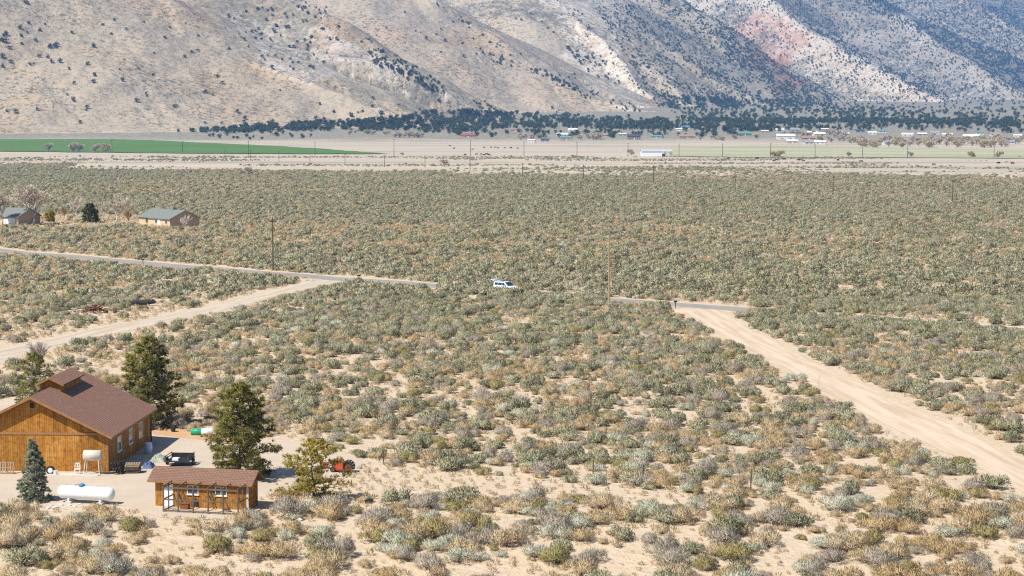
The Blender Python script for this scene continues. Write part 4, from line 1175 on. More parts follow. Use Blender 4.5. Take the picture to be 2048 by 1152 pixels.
# low black lamp-like box on a thin leg among the pale shrubs
p = hit(738, 1022)
t = thing('barbecue_lid', (p.x, p.y, p.z), 0, 'small black curved lid on a thin leg among pale shrubs', 'grill')
MB().tube([(-.3, 0, .72), (-.2, 0, .84), (.0, 0, .88), (.2, 0, .84), (.3, 0, .72)], [.05, .12, .14, .12, .05], 10).build('lid', M_BLACK, t, smooth=True)
for x in (-.22, .22): MB().tube([(x, 0, -.1), (x, 0, .76)], .02, 6).build('leg', M_BLACK, t)

# rusty scrap pile and burnt log beside the left track
p = hit(190, 626)
t = thing('scrap_pile', (p.x, p.y, p.z), 0, 'heap of rusty scrap pipes beside the left dirt road', 'scrap')
for i in range(34):
    a = R.uniform(0, 6.28); q = R.uniform(0, 1.6); l = R.uniform(1.0, 2.4); e = R.uniform(-.1, .5)
    c = Vector((math.cos(a) * q, math.sin(a) * q * .6, .15 + (1.7 - q) * R.uniform(.2, .9)))
    dv = Vector((math.cos(a * 3 + i), math.sin(a * 3 + i), e)).normalized() * l / 2
    MB().tube([c - dv, c + dv], R.uniform(.05, .11), 6).build('pipe', M_RUST, t)
for k, x in enumerate((-1.8, 1.9, 3.2)): MB().tube([(x, -.4, -.05), (x, -.4, .45)], [.3, .26], 10).build('drum', M_RUST, t)
p = hit(287, 612)
t = thing('burnt_log', (p.x, p.y, p.z), .2, 'charred fallen log lying right of the rusty scrap heap', 'log')
MB().tube([(-1.9, 0, .55), (-.8, .1, .6), (.4, 0, .55), (1.4, .1, .7), (2.0, 0, .6)], [.38, .5, .45, .4, .2], 10).build('trunk', mat('char', (0.03, 0.027, 0.025), (0.06, 0.055, 0.05), 3, 0.9), t)
for a, e in (((1.0, 0, .8), (1.7, -.3, 1.4)), ((.2, 0, .7), (.9, -.6, .1)), ((1.5, 0, .7), (2.2, -.3, .1))): MB().tube([a, e], [.08, .03], 6).build('limb', M_STEEL, t)

# ------------------------------------------------------------------ mailboxes
def mailbox(px, py, label, h=1.1):
    p = hit(px, py)
    t = thing('mailbox', (p.x, p.y, p.z), -.7, label, 'mailbox', 'roadside mailboxes')
    MB().box(-.05, .05, -.05, .05, -.1, h - .12).build('post', M_PALLETD, t)
    q = [(-.13, h - .12), (.13, h - .12), (.13, h + .03)] + [(.13 * math.cos(k * math.pi / 8), h + .03 + .13 * math.sin(k * math.pi / 8)) for k in range(1, 8)] + [(-.13, h + .03)]
    bx = MB().prism(q, 'y', -.32, .32).build('box', M_BLACK, t)
    MB().prism([(u * .96, h + (v - h) * .96) for u, v in q], 'y', -.34, -.322).build('door', M_BLACK, bx)
    MB().box(.135, .15, -.1, -.07, h - .02, h + .22).build('flag', M_RUST, bx)
mailbox(1351, 617, 'black mailbox on a post at the mouth of the right dirt road')
mailbox(718, 563, 'black mailbox on a post where the left dirt road meets the asphalt')
mailbox(286, 531, 'dark mailbox beside the asphalt road at the left of the picture', 1.2)

# ------------------------------------------------------------------ utility poles
M_POLE = mat('tarred_pole', (0.13, 0.085, 0.05), (0.085, 0.055, 0.035), 2, 0.85, stretch=(1, 1, .15))
M_POLEN = mat('new_pole', (0.42, 0.30, 0.15), (0.34, 0.22, 0.11), 2, 0.85, stretch=(1, 1, .15))
M_INS = mat('insulator', (0.25, 0.22, 0.2), None, 3, 0.3)
def pole(loc, h, m, label, arm=0.0, r=.17, group=None, rz=.75):
    t = thing('utility_pole', loc, rz, label, 'utility pole', group)
    MB().tube([(0, 0, -.3), (0, 0, h * .5), (0, 0, h)], [r, r * .85, r * .65], 10).build('shaft', m, t)
    if arm:
        c = MB().box(-arm, arm, -r * .65 - .12, -r * .65 - .005, h - .75, h - .6).build('crossarm', m, t)
        for x in (-arm * .9, arm * .9, arm * .3): MB().tube([(x, -r * .65 - .06, h - .598), (x, -r * .65 - .06, h - .42)], [.05, .035], 8).build('insulator', M_INS, c)
    MB().tube([(0, 0, h), (0, 0, h + .2)], [.06, .04], 8).build('pin', M_INS, t)
    return t
pole(hit(546, 541), 10.6, M_POLE, 'dark brown utility pole beside the asphalt road, left of centre', .9)
g = hit(1218, 606)
pole(g, 11.1, M_POLEN, 'light brown utility pole beside the asphalt road, right of centre', 0, .19)
t = thing('guy_wire', hit(1277, 604), 0, 'pale guy wire guard slanting beside the right utility pole', 'guy wire')
MB().tube([(0, 0, 0), (-.75, .9, 2.1)], .045, 6).build('guard', M_STEEL, t); MB().tube([(-.75, .9, 2.1), (-1.4, 1.7, 3.9)], .012, 5).build('cable', M_STEEL, t)
NEARROW = [(1905, 408, 49), (1666, 392, 41), (1470, 383, 40), (1307, 370, 38), (1167, 361, 30), (1045, 356, 28), (940, 345, 30), (850, 336, 25), (769, 334, 24), (690, 331, 22), (620, 329, 22), (558, 324, 19), (501, 321, 18), (450, 317, 16)]
FARROW = [(224, 306, 28), (365, 306, 24), (497, 310, 28), (630, 311, 28), (788, 312, 34), (941, 312, 32), (1048, 313, 30), (1154, 315, 31), (1256, 314, 28), (1358, 314, 27), (1445, 314, 27), (1541, 315, 29), (1630, 316, 27), (1725, 316, 26), (1815, 316, 26), (1988, 317, 26)]
ORD = ['first', 'second', 'third', 'fourth', 'fifth', 'sixth', 'seventh', 'eighth', 'ninth', 'tenth', 'eleventh', 'twelfth', 'thirteenth', 'fourteenth', 'fifteenth', 'sixteenth']
for i, (x, y, hp) in enumerate(NEARROW):
    q = hit(x, y); pole(q, float(np.clip(hp * q.y / F, 8, 11.5)), M_POLE, ORD[i] + ' pole from the right in the row crossing the brush plain', 1.1, .2, 'poles crossing the brush plain')
for i, (x, y, hp) in enumerate(FARROW):
    q = hit(x, y); pole(q, float(np.clip(hp * q.y / F, 10, 15)), M_POLE, ORD[i] + ' pole from the left in the row along the far fields', 1.3, .26, 'poles along the far fields')

# ------------------------------------------------------------------ white SUV with its tailgate up
def suv():
    p = hit(1012, 583); th = math.atan2(-28, 30.5)
    t = thing('suv', (p.x, p.y, p.z + .02), th, 'white SUV parked on the asphalt road with its tailgate raised', 'car')
    wm = mat('white_car_paint', (0.72, 0.77, 0.84), (0.70, 0.75, 0.82), 1, 0.22, spec=0.6)
    dk = mat('car_glass', (0.015, 0.03, 0.04), (0.02, 0.04, 0.05), 1, 0.06, spec=0.8)
    # stations along the length: x, half width at sill, z sill, half width at belt, z belt
    st = [(-2.35, .80, .45, .80, .95), (-2.25, .90, .32, .88, 1.05), (-1.2, .94, .28, .92, 1.06), (0, .95, .28, .93, 1.05), (1.1, .95, .28, .92, 1.02), (1.9, .92, .30, .84, .94), (2.3, .80, .36, .70, .80), (2.42, .66, .42, .58, .70)]
    v = []; f = []
    for x, ws, zs, wb, zb in st: v += [(x, -ws, zs), (x, -ws * 1.02, (zs + zb) / 2), (x, -wb, zb), (x, wb, zb), (x, ws * 1.02, (zs + zb) / 2), (x, ws, zs)]
    for i in range(len(st) - 1):
        for k in range(6): f.append((i * 6 + k, i * 6 + (k + 1) % 6, (i + 1) * 6 + (k + 1) % 6, (i + 1) * 6 + k))
    f += [tuple(range(6)), tuple(range((len(st) - 1) * 6, len(st) * 6))]
    MB().add(v, f).build('body', wm, t, smooth=False)
    gh = [(-2.2, .86, 1.04, .70, 1.62), (-1.9, .88, 1.05, .72, 1.70), (-.3, .89, 1.04, .73, 1.74), (.35, .88, 1.03, .70, 1.66), (1.15, .86, 1.01, .70, 1.05)]
    v = []; f = []
    for x, wb, zb, wr, zr in gh: v += [(x, -wb, zb), (x, -wr, zr), (x, wr, zr), (x, wb, zb)]
    for i in range(len(gh) - 1):
        for k in range(4): f.append((i * 4 + k, i * 4 + (k + 1) % 4, (i + 1) * 4 + (k + 1) % 4, (i + 1) * 4 + k))
    f += [(0, 1, 2, 3), tuple(range((len(gh) - 1) * 4, len(gh) * 4))]
    MB().add(v, f).build('cabin', wm, t)
    def lerp3(a, b, u): return a[0] + (b[0] - a[0]) * u, a[1] + (b[1] - a[1]) * u
    for s in (-1, 1):
        for x0, x1 in ((-1.95, -1.2), (-1.12, -.25), (-.17, .55)):
            q = []
            for x, lo in ((x0, 1), (x1, 1), (x1 - (.28 if x1 > .3 else 0), 0), (x0, 0)):
                zt = 1.13 if lo else 1.56; w = (.893 - (zt - 1.04) * .235) + .012
                q.append((x, s * w, zt))
            q2 = [(a, b - s * .02, c) for a, b, c in q]
            MB().add(q + q2, [(0, 1, 2, 3), (4, 5, 6, 7), (0, 1, 5, 4), (1, 2, 6, 5), (2, 3, 7, 6), (3, 0, 4, 7)]).build('window', dk, t)
        for x in (-1.42, 1.42): wheel(t, (x, s * .82, .36), .36, .24, 'y', rimm=M_STEEL)
        MB().box(.62, .82, s * .96 - .09, s * .96 + .09, 1.0, 1.14).build('mirror', M_BLACK, t)
        MB().box(2.22, 2.36, s * .58 - .16, s * .58 + .16, .70, .80).build('headlight', M_GLASS, t)
        MB().box(-2.32, -2.24, s * .80 - .08, s * .80 + .08, .75, 1.02).build('tail_light', mat('red_lens', (0.4, 0.02, 0.02), None, 3, .3), t)
        MB().box(-1.8, .1, s * .62 - .025, s * .62 + .025, 1.735, 1.78).build('roof_rail', M_BLACK, t)
        for x in (-.72,): MB().box(x - .09, x + .09, s * .945, s * .965, .90, .93).build('door_handle', M_STEEL, t)
    MB().add([(.42, -.70, 1.645), (.42, .70, 1.645), (1.12, .78, 1.085), (1.12, -.78, 1.085), (.42, -.70, 1.665), (.42, .70, 1.665), (1.14, .78, 1.10), (1.14, -.78, 1.10)],
             [(0, 1, 2, 3), (4, 5, 6, 7), (0, 1, 5, 4), (1, 2, 6, 5), (2, 3, 7, 6), (3, 0, 4, 7)]).build('windscreen', dk, t)
    MB().box(2.33, 2.45, -.5, .5, .48, .66).build('grille', M_BLACK, t)
    MB().box(-2.36, -2.21, -.78, .78, .62, 1.03).build('load_sill', M_BLACK, t)
    tg = MB().add([(-2.05, -.72, 1.70), (-2.05, .72, 1.70), (-3.0, .78, 1.98), (-3.0, -.78, 1.98), (-2.05, -.72, 1.76), (-2.05, .72, 1.76), (-3.0, .78, 2.05), (-3.0, -.78, 2.05)],
                  [(0, 1, 2, 3), (4, 5, 6, 7), (0, 1, 5, 4), (1, 2, 6, 5), (2, 3, 7, 6), (3, 0, 4, 7)]).build('tailgate', wm, t)
    MB().add([(-2.2, -.6, 1.735), (-2.2, .6, 1.735), (-2.6, .62, 1.855), (-2.6, -.62, 1.855), (-2.2, -.6, 1.815), (-2.2, .6, 1.815), (-2.6, .62, 1.94), (-2.6, -.62, 1.94)],
             [(0, 1, 2, 3), (4, 5, 6, 7), (0, 1, 5, 4), (1, 2, 6, 5), (2, 3, 7, 6), (3, 0, 4, 7)]).build('rear_window', dk, tg)
suv()

# ------------------------------------------------------------------ trees
M_BARK = mat('pine_bark', (0.13, 0.085, 0.055), (0.08, 0.055, 0.04), 6, 0.9)
M_PALEBARK = mat('pale_bark', (0.66, 0.57, 0.46), (0.52, 0.43, 0.34), 4, 0.85)
M_TWIGP = mat('pink_twig', (0.58, 0.49, 0.40), (0.49, 0.41, 0.33), 4, 0.9)
F_PINE = foliage('pine_needle', (0.235, 0.215, 0.055), (0.24, 0.225, 0.06), 0.9, 0.3)
F_PINEY = foliage('yellowish_pine_needle', (0.44, 0.335, 0.06), (0.39, 0.315, 0.065), 0.8, 0.3)
F_SPRUCE = foliage('spruce_needle', (0.26, 0.285, 0.19), (0.24, 0.27, 0.17), 0.6, 0.15)
F_DARK = foliage('dark_pine_needle', (0.085, 0.09, 0.03), (0.09, 0.095, 0.035), 0.6, 0.1)

def tufts(C, D, rng, n, l, w):
    """needle tufts: n blades round each centre, leaning along D"""
    m = len(C)
    P = np.repeat(C, n, 0); Dr = np.repeat(D, n, 0) * 0.55 + rng.normal(size=(m * n, 3)) * 0.62; Dr[:, 2] += .18
    Dr /= np.linalg.norm(Dr, axis=1, keepdims=True)
    return blades(P + Dr * l * .05, Dr, l * rng.uniform(.7, 1.2, m * n), w * rng.uniform(.7, 1.2, m * n), rng)

def conifer(px, py, H, rad, seed, label, leaf, bark=M_BARK, base=.12, shape='oval', limbs=46, per=20, tl=.30, tw=.05, name='pine_tree', droop=.1, gaps=.25, group=None):
    rng = np.random.default_rng(seed); rr = random.Random(seed)
    p = hit(px, py)
    t = thing(name, (p.x, p.y, p.z - .05), 0, label, 'tree', group)
    bw = .025 if shape == 'cone' else .07
    bend = [Vector((rr.uniform(-bw, bw) * k, rr.uniform(-bw, bw) * k, H * k / 6)) for k in range(7)]
    r0 = .022 * H + .03
    MB().tube(bend, [r0 * (1 - k / 6.6) for k in range(7)], 9).build('trunk', bark, t)
    lb = MB(); C = []; Dv = []
    for i in range(limbs):
        f = base + (1 - base) * (i + rr.random()) / limbs
        z = f * H; u = (f - base) / (1 - base)
        if shape == 'oval': prof = math.sin(math.pi * min(1, .18 + .80 * u) ** 1.05) ** .75
        elif shape == 'pyr': prof = min(1.0, .74 + u * 1.1) * (1 - u ** 2.3) ** .72
        elif shape == 'cone': prof = (1 - u) ** .85 * .98 + .03
        else: prof = (1 - u ** 1.7) ** .8
        Ln = rad * prof * rr.uniform(1 - gaps * 1.4, 1.12) + .12
        a = i * 2.39996 + rr.uniform(-.4, .4)
        k = min(int(f * 6), 5); c = bend[k].lerp(bend[k + 1], f * 6 - k)
        rise = (.42 * u + .05 - droop) if shape != 'cone' else (-droop + .25 * u)
        e = c + Vector((math.cos(a) * Ln, math.sin(a) * Ln, Ln * rise))
        mid = c.lerp(e, .5) + Vector((0, 0, -.06 * Ln if shape != 'cone' else .08 * Ln))
        lb.tube([c, mid, e], [r0 * .28 * (1 - .5 * u), r0 * .18 * (1 - .5 * u), .012], 5, False)
        n = max(4, int(per * (.35 + .65 * Ln / rad)))
        for j in range(n):
            s = .28 + .74 * math.sqrt(rr.random()); s = min(s, 1.02)
            q = (c.lerp(mid, s * 2) if s < .5 else mid.lerp(e, (s - .5) * 2))
            wdt = .20 * Ln * (1.1 - s * .7)
            off = Vector((rr.gauss(0, wdt), rr.gauss(0, wdt), rr.gauss(.04, wdt * (.42 if shape != 'cone' else .25))))
            C.append(q + off); d = Vector((math.cos(a), math.sin(a), .35)) + off.normalized() * .5; Dv.append(d.normalized())
    lb.build('limbs', bark, t)
    C.append(bend[-1]); Dv.append(Vector((0, 0, 1)))
    V, T = tufts(np.array([tuple(c) for c in C]), np.array([tuple(d) for d in Dv]), rng, 13, tl, tw)
    AX = np.array([(b.x, b.y, b.z) for b in bend]); Cn = np.array([tuple(c) for c in C])
    out = Cn - np.stack([np.interp(Cn[:, 2], AX[:, 2], AX[:, 0]), np.interp(Cn[:, 2], AX[:, 2], AX[:, 1]), Cn[:, 2] * .85], -1)
    out = np.repeat(out, 13, 0); out /= np.linalg.norm(out, axis=1, keepdims=True) + 1e-6
    T = outward(V, T, out); me = tri_mesh('crown', V, T, [leaf]); leaf_normals(me, len(T), out, .55); link('crown', me, t)
    return t
conifer(297, 856, 8.9, 3.0, 1, 'large green pine standing behind the right end of the barn', F_PINE, limbs=90, per=34, tl=.34, tw=.075, base=.06, gaps=.30, shape='pyr')
conifer(480, 958, 8.0, 2.95, 2, 'dark green pine standing right behind the chicken coop roof', F_PINE, limbs=90, per=34, tl=.33, tw=.07, base=.06, gaps=.30, shape='pyr')
conifer(628, 1004, 4.8, 2.85, 3, 'small sparse yellowish pine right of the chicken coop', F_PINEY, limbs=60, per=26, tl=.27, tw=.06, base=.05, gaps=.5, droop=.05, shape='pyr')
conifer(68, 1003, 4.9, 1.28, 4, 'blue-green spruce beside the white propane tank', F_SPRUCE, base=.03, shape='cone', limbs=110, per=20, tl=.20, tw=.055, name='spruce_tree', droop=.22, gaps=.25)
conifer(70, 822, 6.0, 2.8, 5, 'green pine half hidden behind the barn roof', F_PINE, limbs=48, per=18, tl=.34, tw=.06, base=.1, gaps=.5, shape='pyr')
conifer(181, 446, 5.5, 2.9, 6, 'dense dark green pine in the far yard', F_DARK, limbs=60, per=20, tl=.5, tw=.11, base=.05, gaps=.4, shape='pyr')
conifer(102, 450, 4.0, 1.5, 7, 'small olive pine with bare trunk in the far yard', F_PINEY, limbs=34, per=16, tl=.4, tw=.1, base=.28, gaps=.15)
conifer(28, 449, 5.2, 1.1, 8, 'slim dark spruce in front of the far left house', F_DARK, base=.05, shape='cone', limbs=44, per=10, tl=.35, tw=.1, name='spruce_tree', droop=.2)

def bare_tree_mesh(name, H, seed, m, levels=5, spread=.55, kids=3, r0=None, fork=.28, up=.25):
    rr = random.Random(seed); mb = MB(); r0 = r0 or .02 * H
    def grow(p, d, l, r, lv):
        q = p + d * l; mid = p.lerp(q, .5) + Vector((rr.gauss(0, .05), rr.gauss(0, .05), 0)) * l
        rm = (.0022 if H > 10 else .0017 if H == 7 else .005) * H; mb.tube([p, mid, q], [max(r, rm), max(r * .85, rm), max(r * .68, rm)], 5 if lv > 1 else 3, False)
        if lv == 0: return
        for k in range(kids + (rr.random() < .4)):
            a = Vector((rr.gauss(0, 1), rr.gauss(0, 1), rr.gauss(0, .6)))
            e = (d + a.normalized() * spread * rr.uniform(.6, 1.3) + Vector((0, 0, up))).normalized()
            s = rr.uniform(.45, 1.0)
            grow(p.lerp(q, s) if k else q, e, l * rr.uniform(.62, .86), r * .62, lv - 1)
    grow(Vector((0, 0, -.1)), Vector((rr.gauss(0, .06), rr.gauss(0, .06), 1)).normalized(), H * fork, r0, levels)
    zs = max(v[2] for v in mb.v); k = H / zs
    mb.v = [(x * k, y * k, z * k) for x, y, z in mb.v]
    me = new_mesh(name, mb.v, mb.f, [m]); return me
BARE_BIG = bare_tree_mesh('bare_cottonwood', 12, 14, M_PALEBARK, 6, .5, 3, .27, .19, .16)
BARE_MED = [bare_tree_mesh('bare_tree', 8, 20 + i, M_PALEBARK, 4, .55, 4, .14, .26, .25) for i in range(3)]
BARE_TAN = bare_tree_mesh('tan_tree', 6, 31, mat('tan_twig', (0.46, 0.31, 0.15), (0.38, 0.25, 0.12), 4), 4, .6, 5, .1, .26)
BUSHY = [bare_tree_mesh('twiggy_tree', 1, 41 + i, M_TWIGP, 4, .75, 5, .028, .2, .1) for i in range(4)]
BUSHYT = [bare_tree_mesh('twiggy_tree_tan', 1, 51 + i, mat('willow_twig', (0.58, 0.50, 0.30), (0.52, 0.44, 0.27), 4), 4, .75, 5, .028, .2, .1) for i in range(2)]
def plant(name, me, px, py, s, label, cat='tree', group=None, rz=None, sxy=1.0):
    o = link(name, me); p = hit(px, py); o.location = p; o.scale = (s * sxy, s * sxy, s); o.rotation_euler = (0, 0, R.uniform(0, 6.28) if rz is None else rz)
    return tag(o, label, cat, group)
plant('cottonwood_tree', BARE_BIG, 66, 450, 1.0, 'tall pale leafless cottonwood with spreading crown beside the far left house', sxy=1.35)
plant('cottonwood_tree', BARE_BIG, 3, 453, .85, 'pale leafless cottonwood cut by the left picture edge', rz=2)
for i, (x, y, h, lb) in enumerate([(152, 441, .9, 'grey leafless tree left of the dark pine in the far yard'), (214, 443, .85, 'brownish leafless tree right of the dark pine in the far yard'), (236, 450, .95, 'pale leafless tree standing left of the green-roofed house'), (370, 466, .62, 'small pale leafless tree before the green-roofed house gable'), (258, 447, .7, 'leafless tan tree touching the green-roofed house'), (128, 440, .72, 'yellow-brown slim tree between cottonwood and dark pine'), (240, 438, 1.0, 'tall thin leafless tree behind the far yard')]):
    plant('bare_tree', BARE_TAN if 'tan tree' in lb or 'yellow' in lb else BARE_MED[i % 3], x, y, h, lb)
plant('bare_tree', bare_tree_mesh('bare_bush', 7, 77, mat('grey_pink_twig', (0.40, 0.33, 0.28), (0.32, 0.26, 0.22), 4), 5, .62, 3, .07, .16, .15), 72, 745, .55, 'leafless grey bush-like tree behind the barn on the left')
FT = [(97, 303, 9.5, 0), (146, 304, 10, 0), (158, 304, 9.5, 0), (190, 304, 8.5, 0), (210, 304, 9, 1), (497, 349, 5, 0), (485, 350, 3.4, 0), (889, 334, 6, 0), (1262, 310, 5.5, 1), (1560, 314, 6.5, 1), (1548, 314, 5.5, 1), (1698, 314, 5, 0), (1822, 314, 5, 0), (1944, 315, 6, 1), (1998, 315, 6, 1), (805, 312, 3.5, 0)]
FTL = ['lone rounded leafless tree furthest left in the green field', 'left tree of the middle pair in the green field', 'right tree of the middle pair in the green field', 'left tree of the rightmost pair in the green field', 'right tree of the rightmost pair in the green field',
       'reddish leafless bush where brush meets the dry pasture', 'low reddish bush left of a taller one in the pasture', 'dark leafless tree alone in the dry pasture', 'round tan tree left of the white hay barn', 'larger of two leafless trees in the pale green pasture', 'smaller of two leafless trees in the pale green pasture', 'leafless bush third from right in the pale green pasture', 'small leafless bush right of centre in the pale green pasture', 'pale tree second from the right in the green pasture', 'pale tree furthest right in the green pasture', 'small dark bush near the end of the green field']
for (x, y, h, k), lb in zip(FT, FTL):
    plant('leafless_tree', (BUSHYT if k else BUSHY)[x % 2], x, y, h, lb, group=None, sxy=1.15)

# ------------------------------------------------------------------ far houses
def gable_house(px, py, L, Wd, eh, sl, rz, wallm, roofm, label, name='house', cat='house', group=None, gablem=None, windows=(), chimney=False, ov=.45):
    """long axis local x; front wall at y = 0, origin at the front right corner"""
    p = hit(px, py)
    t = thing(name, (p.x, p.y, p.z - .05), rz, label, cat, group)
    zr = eh + Wd / 2 * sl
    MB().prism([(0, 0), (Wd, 0), (Wd, eh), (Wd / 2, zr), (0, eh)], 'x', -L, 0).build('wall', wallm, t)
    if gablem: MB().prism([(0.02, 0), (Wd - .02, 0), (Wd - .02, eh - .05), (Wd / 2, zr - .06), (.02, eh - .05)], 'x', .004, .05).build('gable_face', gablem, t)  # thin face over the gable end, browner than the front wall
    for s in (-1, 1):
        ye = Wd / 2 + s * (Wd / 2 + ov); ze = zr - (Wd / 2 + ov) * sl + .12
        r = MB().prism([(Wd / 2, zr + .12), (ye, ze), (ye, ze - .12), (Wd / 2, zr)], 'x', -L - ov, ov).build('roof', roofm, t)
    if chimney: MB().box(-L * .35 - .9, -L * .35 + .9, Wd / 2 - .5, Wd / 2 + .5, zr - .1, zr + .75).build('vent_box', roofm, r)
    for x, w, z0, h, m in windows:
        f = MB().box(x - w / 2, x + w / 2, -.05, -.003, z0, z0 + h).build('door' if z0 < .2 else 'window', M_FRAME if m != 'g' else M_GLASS, t)
        if m != 'g' and z0 >= .2: MB().box(x - w / 2 + .1, x + w / 2 - .1, -.06, -.052, z0 + .1, z0 + h - .1).build('pane', M_GLASS, f)
    return t
M_CREAM = mat('cream_wall', (0.62, 0.49, 0.31), (0.55, 0.43, 0.27), 1, 0.85)
M_BROWNG = mat('brown_gable', (0.40, 0.29, 0.20), (0.34, 0.245, 0.165), 2, 0.85)
M_GREENR = shingle_mat('grey_green_shingles', (0.215, 0.235, 0.215), (0.255, 0.275, 0.255), ('X', 'Y'))
a = math.atan2(-16.2, 12.6)
gable_house(340, 455, 19.0, 9.4, 2.5, .46, a, M_CREAM, M_GREENR, 'cream ranch house with grey-green roof alone in the brush', windows=((-2.2, 1.3, .9, 1.2, 'f'), (-6.5, 1.6, .05, 2.1, 'f'), (-8.3, 1.4, .9, 1.2, 'f'), (-14, 1.4, .9, 1.2, 'g')), gablem=M_BROWNG, chimney=True)
gable_house(37, 452, 17.0, 9.0, 2.7, .5, a * .55, M_CREAM, M_GREENR, 'cream house with garage door behind cottonwoods at the left edge', windows=((-3.4, 4.2, .03, 2.2, 'f'), (-8.5, 1.4, .9, 1.2, 'f')), gablem=M_BROWNG)
# hay barn
def hay_barn():
    p = hit(1284, 313)
    t = thing('hay_barn', (p.x, p.y, p.z), .05, 'white metal hay barn with an open-sided bay in the pasture', 'barn')
    MB().prism([(0, 0), (13, 0), (13, 4.3), (6.5, 5.8), (0, 4.3)], 'x', 0, 17).build('wall', M_WHITE, t)
    for s in (-1, 1):
        MB().prism([(6.5, 6.0), (6.5 + s * 7, 4.4), (6.5 + s * 7, 4.25), (6.5, 5.85)], 'x', -.5, 26).build('roof', mat('grey_metal_roof', (0.50, 0.53, 0.54), (0.45, 0.48, 0.5), .5, .4), t)
    for x in (20.5, 25.4):
        for y in (.2, 6.5, 12.8): MB().box(x - .15, x + .15, y - .15, y + .15, 0, 4.3 if y != 6.5 else 5.7).build('post', M_PALLETD, t)
    MB().prism([(0, 4.2), (13, 4.2), (6.5, 5.8)], 'x', 25.5, 25.7).build('gable_panel', mat('dark_green_metal', (0.05, 0.13, 0.10), None, 2, .5), t)
    MB().box(17.2, 20.0, 4, 9, 0.02, 2.2).build('bale_stack', M_PALLET, t)
hay_barn()

# town and ranch buildings at the foot of the hills: pixel, width in pixels, roof colour, wall colour, words
RC = dict(red=(0.34, 0.10, 0.09), green=(0.10, 0.26, 0.20), teal=(0.12, 0.30, 0.28), white=(0.74, 0.74, 0.72), grey=(0.33, 0.34, 0.35), brown=(0.26, 0.14, 0.10), blue=(0.10, 0.24, 0.42), navy=(0.07, 0.08, 0.13), rust=(0.36, 0.23, 0.17))
WC = dict(white=(0.72, 0.70, 0.66), cream=(0.60, 0.50, 0.36), tan=(0.45, 0.36, 0.26), grey=(0.40, 0.39, 0.38), brown=(0.26, 0.18, 0.13))
TOWN = [(936, 275, 28, 'red', 'tan', 'low', 'red-roofed long house left of the bare pasture'), (945, 262, 18, 'navy', 'grey', 'low', 'dark-roofed house among junipers above the red roof'), (1030, 263, 20, 'rust', 'tan', 'low', 'rust-roofed house at the forest edge left of centre'),
        (1132, 282, 22, 'teal', 'tan', 'tall', 'teal-roofed shed right of white trailers'), (1125, 273, 22, 'white', 'white', 'low', 'white long building behind the teal-roofed shed'), (1062, 285, 14, 'white', 'white', 'low', 'white trailer home at the pasture edge'), (1090, 284, 16, 'navy', 'grey', 'low', 'dark trailer beside white vehicles at the pasture edge'),
        (1145, 263, 18, 'white', 'white', 'low', 'white house among junipers right of the rust roof'), (1210, 274, 22, 'rust', 'tan', 'low', 'rust-roofed house right of pale bare trees'), (1245, 272, 14, 'white', 'grey', 'low', 'small white-roofed house beside a dark one'), (1268, 279, 26, 'navy', 'brown', 'tall', 'large dark-roofed house at the foot of the forest'),
        (1312, 277, 22, 'teal', 'cream', 'low', 'turquoise-roofed house right of the large dark one'), (1375, 277, 32, 'rust', 'tan', 'low', 'long rust-roofed building near the pasture'), (1372, 258, 16, 'blue', 'white', 'low', 'bright blue-roofed house among junipers'), (1358, 262, 12, 'white', 'white', 'low', 'small white house left of the blue roof'),
        (1490, 271, 26, 'teal', 'brown', 'low', 'teal-roofed house right of the blue roof'), (1572, 279, 36, 'white', 'white', 'tall', 'largest white warehouse left of the town'), (1618, 280, 28, 'rust', 'tan', 'low', 'rust-roofed long shed beside the warehouse'), (1585, 287, 22, 'white', 'cream', 'low', 'cream shed in front of the warehouse'),
        (1560, 263, 16, 'white', 'white', 'low', 'white house above the warehouse'), (1590, 263, 18, 'grey', 'grey', 'low', 'grey house above the warehouse, to its right'), (1625, 269, 20, 'white', 'white', 'low', 'white house left of the two long white roofs'), (1640, 272, 24, 'white', 'white', 'low', 'long white roof above the bare trees'),
        (1680, 268, 20, 'grey', 'white', 'low', 'grey-roofed house above the thick bare trees'), (1692, 271, 14, 'white', 'cream', 'low', 'small cream house above the thick bare trees'), (1720, 265, 18, 'navy', 'grey', 'low', 'dark-roofed house by a gap in the junipers'), (1745, 269, 16, 'white', 'white', 'low', 'white house left of the middle of the town'),
        (1765, 266, 16, 'teal', 'white', 'low', 'small teal roof in the middle of the town'), (1780, 290, 24, 'grey', 'white', 'low', 'white house with grey roof at the pasture edge'), (1618, 289, 18, 'grey', 'white', 'low', 'white shed behind a wire fence by the pasture'), (1640, 289, 22, 'white', 'white', 'low', 'white trailer beside the shed by the pasture'),
        (1815, 273, 22, 'white', 'white', 'low', 'long white roof in the right part of town'), (1845, 272, 18, 'white', 'tan', 'low', 'white-roofed tan house right of the long roof'), (1870, 269, 18, 'grey', 'white', 'low', 'grey-roofed white house in the right of town'), (1895, 273, 20, 'white', 'white', 'low', 'white house left of the big pale barn'),
        (1943, 280, 32, 'white', 'grey', 'tall', 'big pale barn with wide white roof on the right'), (1960, 269, 14, 'teal', 'white', 'low', 'small teal-roofed house above the pale barn'), (1990, 272, 16, 'grey', 'white', 'low', 'grey-roofed house right of the pale barn'), (2020, 288, 20, 'grey', 'white', 'low', 'white house with grey roof near the right edge'),
        (2036, 275, 16, 'white', 'white', 'low', 'small white house at the right picture edge'), (1650, 262, 14, 'white', 'grey', 'low', 'tiny white house high in the junipers'), (1530, 266, 14, 'white', 'tan', 'low', 'small tan house left of the white house row')]
